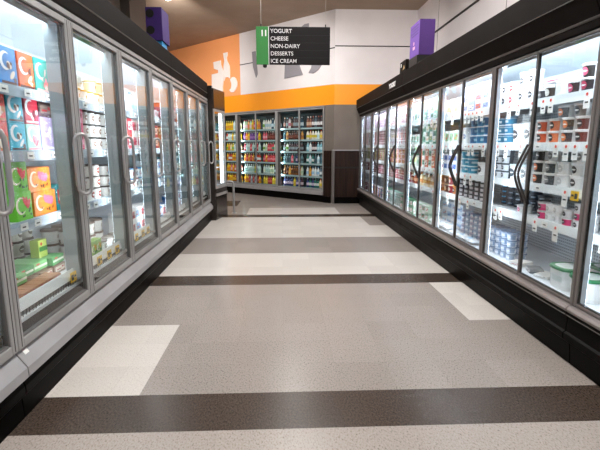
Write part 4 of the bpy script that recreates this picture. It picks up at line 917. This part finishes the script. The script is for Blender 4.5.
for dk in range(6):
    a = .27 + .76*dk + .06; b = a + .66
    for si, cols in enumerate(backsets[dk]):
        hh = (.27, .225, .225, .225, .235, .225)[si]
        cols = list(cols)*2 + backsets[min(dk+1, 5)][si][:1] + backsets[dk][(si+2) % 6][:1]; cols = cols + cols[:1]*(5-len(cols))
        row('B', a, b, zsB[si]+e_, kinds6[si] if dk < 3 else ('juice_bottle' if si in (0, 2, 4) else 'drink_bottle'), bots(*cols, r=.037, h=hh), .076, {0: 'white and pale blue', 1: 'brown and amber', 2: 'mixed', 3: 'fruit coloured', 4: 'yellow and white', 5: 'golden yellow'}[dk] + ' bottle,', f'{("top", "second", "third", "fourth", "fifth", "lowest")[si]} shelf, {ORD[dk]} door from the right in back cooler', v=.18)

# ------------------------------------------------------------------ end-cap cooler past the left run
T = thing('end_cooler', 'dark upright cooler with a lit glass front closing the left run', 'cooler', (-1.6, 8.0, 0))
base = Vector((-1.6, 8.0, 0)); gw = lambda x, y, z: (x-base.x, y-base.y, z-base.z)
mb = MB()
mb.box(-2.10, -1.175, 7.66, 7.735, 0, 2.30, HEAD_E); link('end_panel', mb.mesh('end_panel', gw), T)
def slant(x, y, z):   # front face runs from (-1.16,7.71) to (-1.04,8.30): a slight turn towards the cross aisle
    t = (y - 7.735)/.565
    return (x + .115*t - base.x, y - base.y, z)
mb = MB()
mb.box(-1.19, -1.165, 7.735, 8.30, 0, .55, HEAD_E, .004); mb.box(-1.19, -1.16, 7.735, 8.30, 1.93, 2.27, HEAD_E, .004)
mb.box(-1.95, -1.19, 7.735, 8.28, 0, .50, DARK); mb.box(-1.95, -1.19, 7.735, 8.28, 1.96, 2.27, DARK); mb.box(-2.10, -1.95, 7.735, 8.28, 0, 2.27, DARK)
link('casing', mb.mesh('casing', slant), T)
mb = MB(); mb.box(-1.172, -1.155, 7.735, 8.30, .42, .47, SILVER); link('bumper', mb.mesh('bumper', slant), T)
mb = MB()
for (y0, y1, z0, z1) in ((7.735, 7.775, .55, 1.93), (8.26, 8.30, .55, 1.93), (7.775, 8.26, .55, .60), (7.775, 8.26, 1.89, 1.93)): mb.box(-1.19, -1.165, y0, y1, z0, z1, SILVER)
Dr = link('glass_door', mb.mesh('glass_door', slant), T)
mb = MB(); mb.box(-1.18, -1.176, 7.775, 8.26, .60, 1.89, GLASS_L); link('glass_pane', mb.mesh('glass_pane', slant), Dr)
mb = MB(); mb.add([(-1.20, 8.06, .62), (-1.20, 8.25, .62), (-1.20, 8.25, 1.88), (-1.20, 8.06, 1.88)], [(0, 1, 2, 3)], LED_E); link('light_strip', mb.mesh('light_strip', slant, recalc=False), T)
for zz in (.60, .92, 1.24, 1.56):
    mb = MB(); mb.box(-1.93, -1.28, 7.75, 8.27, zz-.02, zz, SHELF); link('shelf', mb.mesh('shelf', slant), T)

# steel bumper rail at the foot of the end cooler
T = thing('guard_rail', 'short steel guard rail post on the floor beyond the left run', 'rail', (-.95, 8.5, 0))
mb = MB(); mb.tube([(0, 0, 0.0), (0, 0, .58), (-.012, 0, .61), (-.04, 0, .622), (-.13, 0, .622)], .022, SILVER, 12); link('post', mb.mesh('post', smooth=True), T)
mb = MB(); mb.lathe([(.05, 0), (.05, .008), (.025, .014)], SILVER, 16); link('base_plate', mb.mesh('base_plate', smooth=True), T)
mb = MB(); mb.tube([(-.13, 0, .622), (-.15, 0, .61), (-.16, 0, .58), (-.16, 0, 0)], .022, SILVER, 12); link('rear_post', mb.mesh('rear_post', smooth=True), T)

# ------------------------------------------------------------------ text
def text_mb(body, size, m, name, align='LEFT', spacing=1.0, bold=0.0, extrude=.002):
    cu = bpy.data.curves.new(name, 'FONT'); cu.body = body; cu.size = size; cu.align_x = align; cu.extrude = extrude; cu.offset = bold; cu.space_character = spacing
    o = bpy.data.objects.new(name, cu); COL.objects.link(o)
    bpy.context.view_layer.update()
    me = bpy.data.meshes.new_from_object(o.evaluated_get(bpy.context.evaluated_depsgraph_get()))
    bpy.data.objects.remove(o); bpy.data.curves.remove(cu)
    me.materials.clear(); me.materials.append(m); me.name = name
    return me
def put_text(body, size, m, name, parent, loc, rot, **k):
    me = text_mb(body, size, m, name, **k); o = link(name, me, parent, loc); o.rotation_euler = rot; return o

# hanging aisle sign
SX0, SX1, SY, SZ0, SZ1 = -.298, .583, 5.5, 2.262, 2.690
T = thing('aisle_sign', 'black hanging aisle sign with green number 11 panel and white category list', 'sign', ((SX0+SX1)/2, SY, SZ0))
B0 = Vector(((SX0+SX1)/2, SY, SZ0)); gs = lambda x, y, z: (x-B0.x, y-B0.y, z-B0.z)
SGN_G = mat('sign_green', '#2f8a3a', .5); SGN_K = mat('sign_black', '#1a1517', .6, spec=.2); LET = mat('lettering_white', '#f4f2f2', .5)
xg = SX0 + .145
mb = MB(); mb.box(xg+.008, SX1, SY-.012, SY+.012, SZ0, SZ1, SGN_K, .002)
for k in range(1, 5): zz = SZ1-.012 - k*.0845; mb.box(xg+.02, SX1-.01, SY-.0128, SY-.012, zz, zz+.0025, mat('sign_groove', '#0f0c0d', .6))
link('list_panel', mb.mesh('list_panel', gs), T)
mb = MB(); mb.box(SX0, xg, SY-.012, SY+.012, SZ0, SZ1, SGN_G, .002); link('number_panel', mb.mesh('number_panel', gs), T)
mb = MB(); mb.box(xg, xg+.008, SY-.013, SY+.012, SZ0, SZ1, LET); link('divider', mb.mesh('divider', gs), T)
rx = (PI/2, 0, 0)
put_text('11', .092, LET, 'number', T, gs(SX0+.050, SY-.013, SZ1-.105), rx, bold=.003, spacing=.9)
for k, t in enumerate(('YOGURT', 'CHEESE', 'NON-DAIRY', 'DESSERTS', 'ICE CREAM')):
    put_text(t, .063, LET, 'lettering', T, gs(xg+.024, SY-.013, SZ1-.070 - k*.0845), rx, bold=.0004, spacing=1.0)
for xx in (SX0+.06, SX1-.055):
    mb = MB(); mb.tube([(xx, SY, SZ1-.005), (xx, SY, ZC)], .0035 if xx < 0 else .0018, mat('cable_pale', '#cfc6bf', .4, .3), 6); mb.box(xx-.006, xx+.006, SY-.006, SY+.006, SZ1-.002, SZ1+.03, SEAM); link('cable', mb.mesh('cable', gs), T)
mb = MB(); mb.lathe([(.012, SZ0-.035), (.022, SZ0-.028), (.026, SZ0-.012), (.024, SZ0)], SEAM, 14, cx=SX0+.10, cy=SY); link('hook_knob', mb.mesh('hook_knob', gs, smooth=True), T)

# YOGURT lettering on the far cooler's header
T = [o for o in COL.objects if o.get('label', '').startswith('glass-door yogurt cooler')][0]
put_text('YOGURT', .092, LET, 'lettering', T, Vector((XR-.1035, 6.75, 2.145)) - T.location, (PI/2, 0, -PI/2), bold=.003, spacing=1.0)
# promo boxes on top of the cases
PUR = mat('purple_card', '#482670', .6); PURL = mat('lavender_card', '#7850b0', .6); PINK = mat('pink_mark', '#f0b8d0', .5); INK = mat('violet_ink', '#3a1c66', .5)
T = thing('promo_box', 'purple promotional box standing on a black block above the right coolers', 'box', (1.9, 6.15, 2.28))
mb = MB(); mb.box(-.10, .10, -.21, .21, .20, .64, PUR, .002); link('carton', mb.mesh('carton'), T)
mb = MB(); mb.box(-.104, -.1015, -.205, .205, .205, .635, PURL)
for k in range(4): mb.box(-.106, -.104, -.16, .17-.05*(k % 2), .58-.035*k, .592-.035*k, INK)
mb.box(-.106, -.104, -.03, .06, .30, .34, PINK); mb.box(-.106, -.104, .0, .035, .36, .40, PINK); mb.box(-.106, -.104, .12, .16, .17, .20, PINK)
link('printed_panel', mb.mesh('printed_panel'), T)
mb = MB(); mb.box(-.12, .12, -.20, .30, .002, .20, SEAM); link('block', mb.mesh('block'), T)
T = thing('shelf_light', 'small black holder with white label at the corner of the right header', 'sign holder', (XR-.09, 6.16, 2.28))
mb = MB(); mb.box(0, .04, -.24, .06, .001, .14, HEAD_R, .003); link('holder', mb.mesh('holder'), T)
mb = MB(); mb.box(-.0015, 0, -.02, .01, .07, .115, TAGW); link('label_card', mb.mesh('label_card'), T)
mb = MB(); mb.plate([(0, 0)], 0, 0, TAGY) if False else None
mb.add([(-.002, -.10, .02), (-.002, -.19, .035), (-.002, -.15, .085)], [(0, 1, 2)], mat('cream_triangle', '#e8c890', .5)); link('arrow_mark', mb.mesh('arrow_mark', recalc=False), T)
T['category'] = 'holder'; T.name = 'sign_holder'
T = thing('promo_box', 'purple promotional box with two dark round holes above the left freezers', 'box', (-1.585, 6.03, 2.337))
PURD = mat('purple_card_deep', '#3a1c6c', .6)
mb = MB(); mb.box(-.10, .10, -.17, .17, .27, .66, PURD, .002); link('carton', mb.mesh('carton'), T)
for zz in (.39, .585):
    mb = MB(); mb.plate(ell(-.045, zz, .05, .05, n=20), -.178, -.168, SEAM); link('round_hole', mb.mesh('round_hole'), T)
mb = MB(); mb.box(-.03, .08, -.14, .10, 0.001, .27, mat('blue_card', '#2f8fc8', .5), .002); link('blue_stand', mb.mesh('blue_stand'), T)

# label sticker on the left sill
T = None
mb = MB(); 
def onsill(u, v, z): return fL(u, v, z)
a_, b_ = (.0-.012), .335-.017
mb.add([fL(2.01, -.008, .3255), fL(2.045, -.008, .3255), fL(2.045, -.022, .306), fL(2.01, -.022, .306)], [(0, 1, 2, 3)], TAGW)
for p in range(4): x, y, z = mb.v[p]; mb.v[p] = (x+.0015, y, z+.0015)
o = link('sill_sticker', mb.mesh('sill_sticker', recalc=False)); tag(o, 'small white sticker on the grey left freezer sill', 'sticker')
# reddish slatted vent high on the left wall
T = thing('slatted_vent', 'reddish brown slatted vent high on the left wall', 'vent', (-2.78, 6.4, 3.3)); 
mb = MB(); mb.box(0, .02, -.55, .30, -.05, .5, mat('vent_back', '#3a1c12', .6)); link('backing', mb.mesh('backing'), T)
for k in range(7):
    mb = MB(); mb.box(.02, .05, -.55, .30, -.04+k*.075, -.04+k*.075+.035, mat('vent_slat', '#7a3a26', .5)); link('slat', mb.mesh('slat'), T)

# ------------------------------------------------------------------ lights
def ceiling_light(x, y, power, lx=.30, ly=1.5, label=''):
    T = thing('ceiling_light', label, 'light', (x, y, ZC), 0)
    mb = MB(); strip_frame(mb, -lx/2-.03, lx/2+.03, -ly/2-.03, ly/2+.03, .03, .03, .03, .03, 0, .06, SILL)
    # frame drawn flat: swap y/z
    me = mb.mesh('frame', lambda a, b, c_: (a, c_, -b)); link('frame', me, T)
    L = bpy.data.lights.new('ceiling_lamp', 'AREA'); L.shape = 'RECTANGLE'; L.size = lx; L.size_y = ly; L.energy = power; L.color = (1, .975, .95)
    lo = bpy.data.objects.new('ceiling_lamp', L); COL.objects.link(lo); lo.parent = T; lo.location = (0, 0, -.03)
    return T
nm = ('behind the camera', 'above the camera', 'over the near aisle', 'over the middle aisle', 'over the far aisle')
for k, (x, y, p) in enumerate(((.3, -2.4, 85), (.3, .4, 85), (.3, 3.0, 85), (.3, 5.5, 85), (.2, 8.0, 85))):
    ceiling_light(x, y, p, label='long white ceiling light ' + nm[k])
ceiling_light(-4.2, 11.2, 110, label='long white ceiling light over the cross aisle to the left')
for k, (x, y, tx, ty, e, wh) in enumerate(((-2.0, 8.6, -2.9, 13.3, 640, 'orange panel'), (-.6, 7.4, -.6, 11.6, 470, 'white cladding behind the aisle sign'), (1.2, 6.6, 2.0, 9.9, 250, 'white back wall'), (1.3, 4.6, 2.9, 6.6, 180, 'right-hand white wall'), (1.3, 1.6, 2.9, 3.6, 130, 'right-hand white wall near the camera'))):  # unseen spots added to brighten the walls, not known fixtures
    T = thing('wall_fill_spot', 'added unseen fill spotlight brightening the ' + wh, 'light', (x, y, ZC))
    mb = MB(); mb.lathe([(.045, -.20), (.05, -.19), (.05, -.06), (.02, -.05), (.02, -.001)], SEAM, 16); link('housing', mb.mesh('housing', smooth=True), T)
    L = bpy.data.lights.new('wall_fill_lamp', 'SPOT'); L.energy = e; L.spot_size = math.radians(78); L.spot_blend = .9; L.shadow_soft_size = .05; L.color = (1, .95, .9)
    lo = bpy.data.objects.new('wall_fill_lamp', L); COL.objects.link(lo); lo.parent = T; lo.location = (0, 0, -.22)
    lo.rotation_euler = (Vector((tx-x, ty-y, -.95))).to_track_quat('-Z', 'Y').to_euler()
# small recessed downlight seen at the top edge
T = thing('downlight', 'small bright round downlight in the brown ceiling', 'light', (-2.254, 9.449, ZC))
mb = MB(); mb.lathe([(.05, -.006), (.052, -.004), (.052, -.001)], mat('lamp_glow', '#fff2d8', .4, 0, 14), 18); link('lamp_lens', mb.mesh('lamp_lens'), T)
mb = MB(); mb.lathe([(.075, -.004), (.075, -.0005)], SEAM, 20); link('trim_ring', mb.mesh('trim_ring'), T)

w = bpy.data.worlds.new('w'); sc.world = w; w.use_nodes = True
w.node_tree.nodes['Background'].inputs[0].default_value = (.9, .92, 1, 1); w.node_tree.nodes['Background'].inputs[1].default_value = .3

# ------------------------------------------------------------------ camera
cam = bpy.data.cameras.new('cam'); co = bpy.data.objects.new('cam', cam); COL.objects.link(co)
cam.sensor_width = 36; cam.lens = 435/600*36; cam.clip_start = .02
co.location = (0, 0, 1.30); co.rotation_euler = (math.radians(90-10.2933), 0, math.radians(-2.3314))
sc.camera = co
for o in COL.objects:
    if o.get('label') and len(__import__('re').findall(r"[A-Za-z0-9][A-Za-z0-9'-]*", o['label'])) > 16: print('LONG', o['label'])
print('COUNTS', COUNT, len(COL.objects))
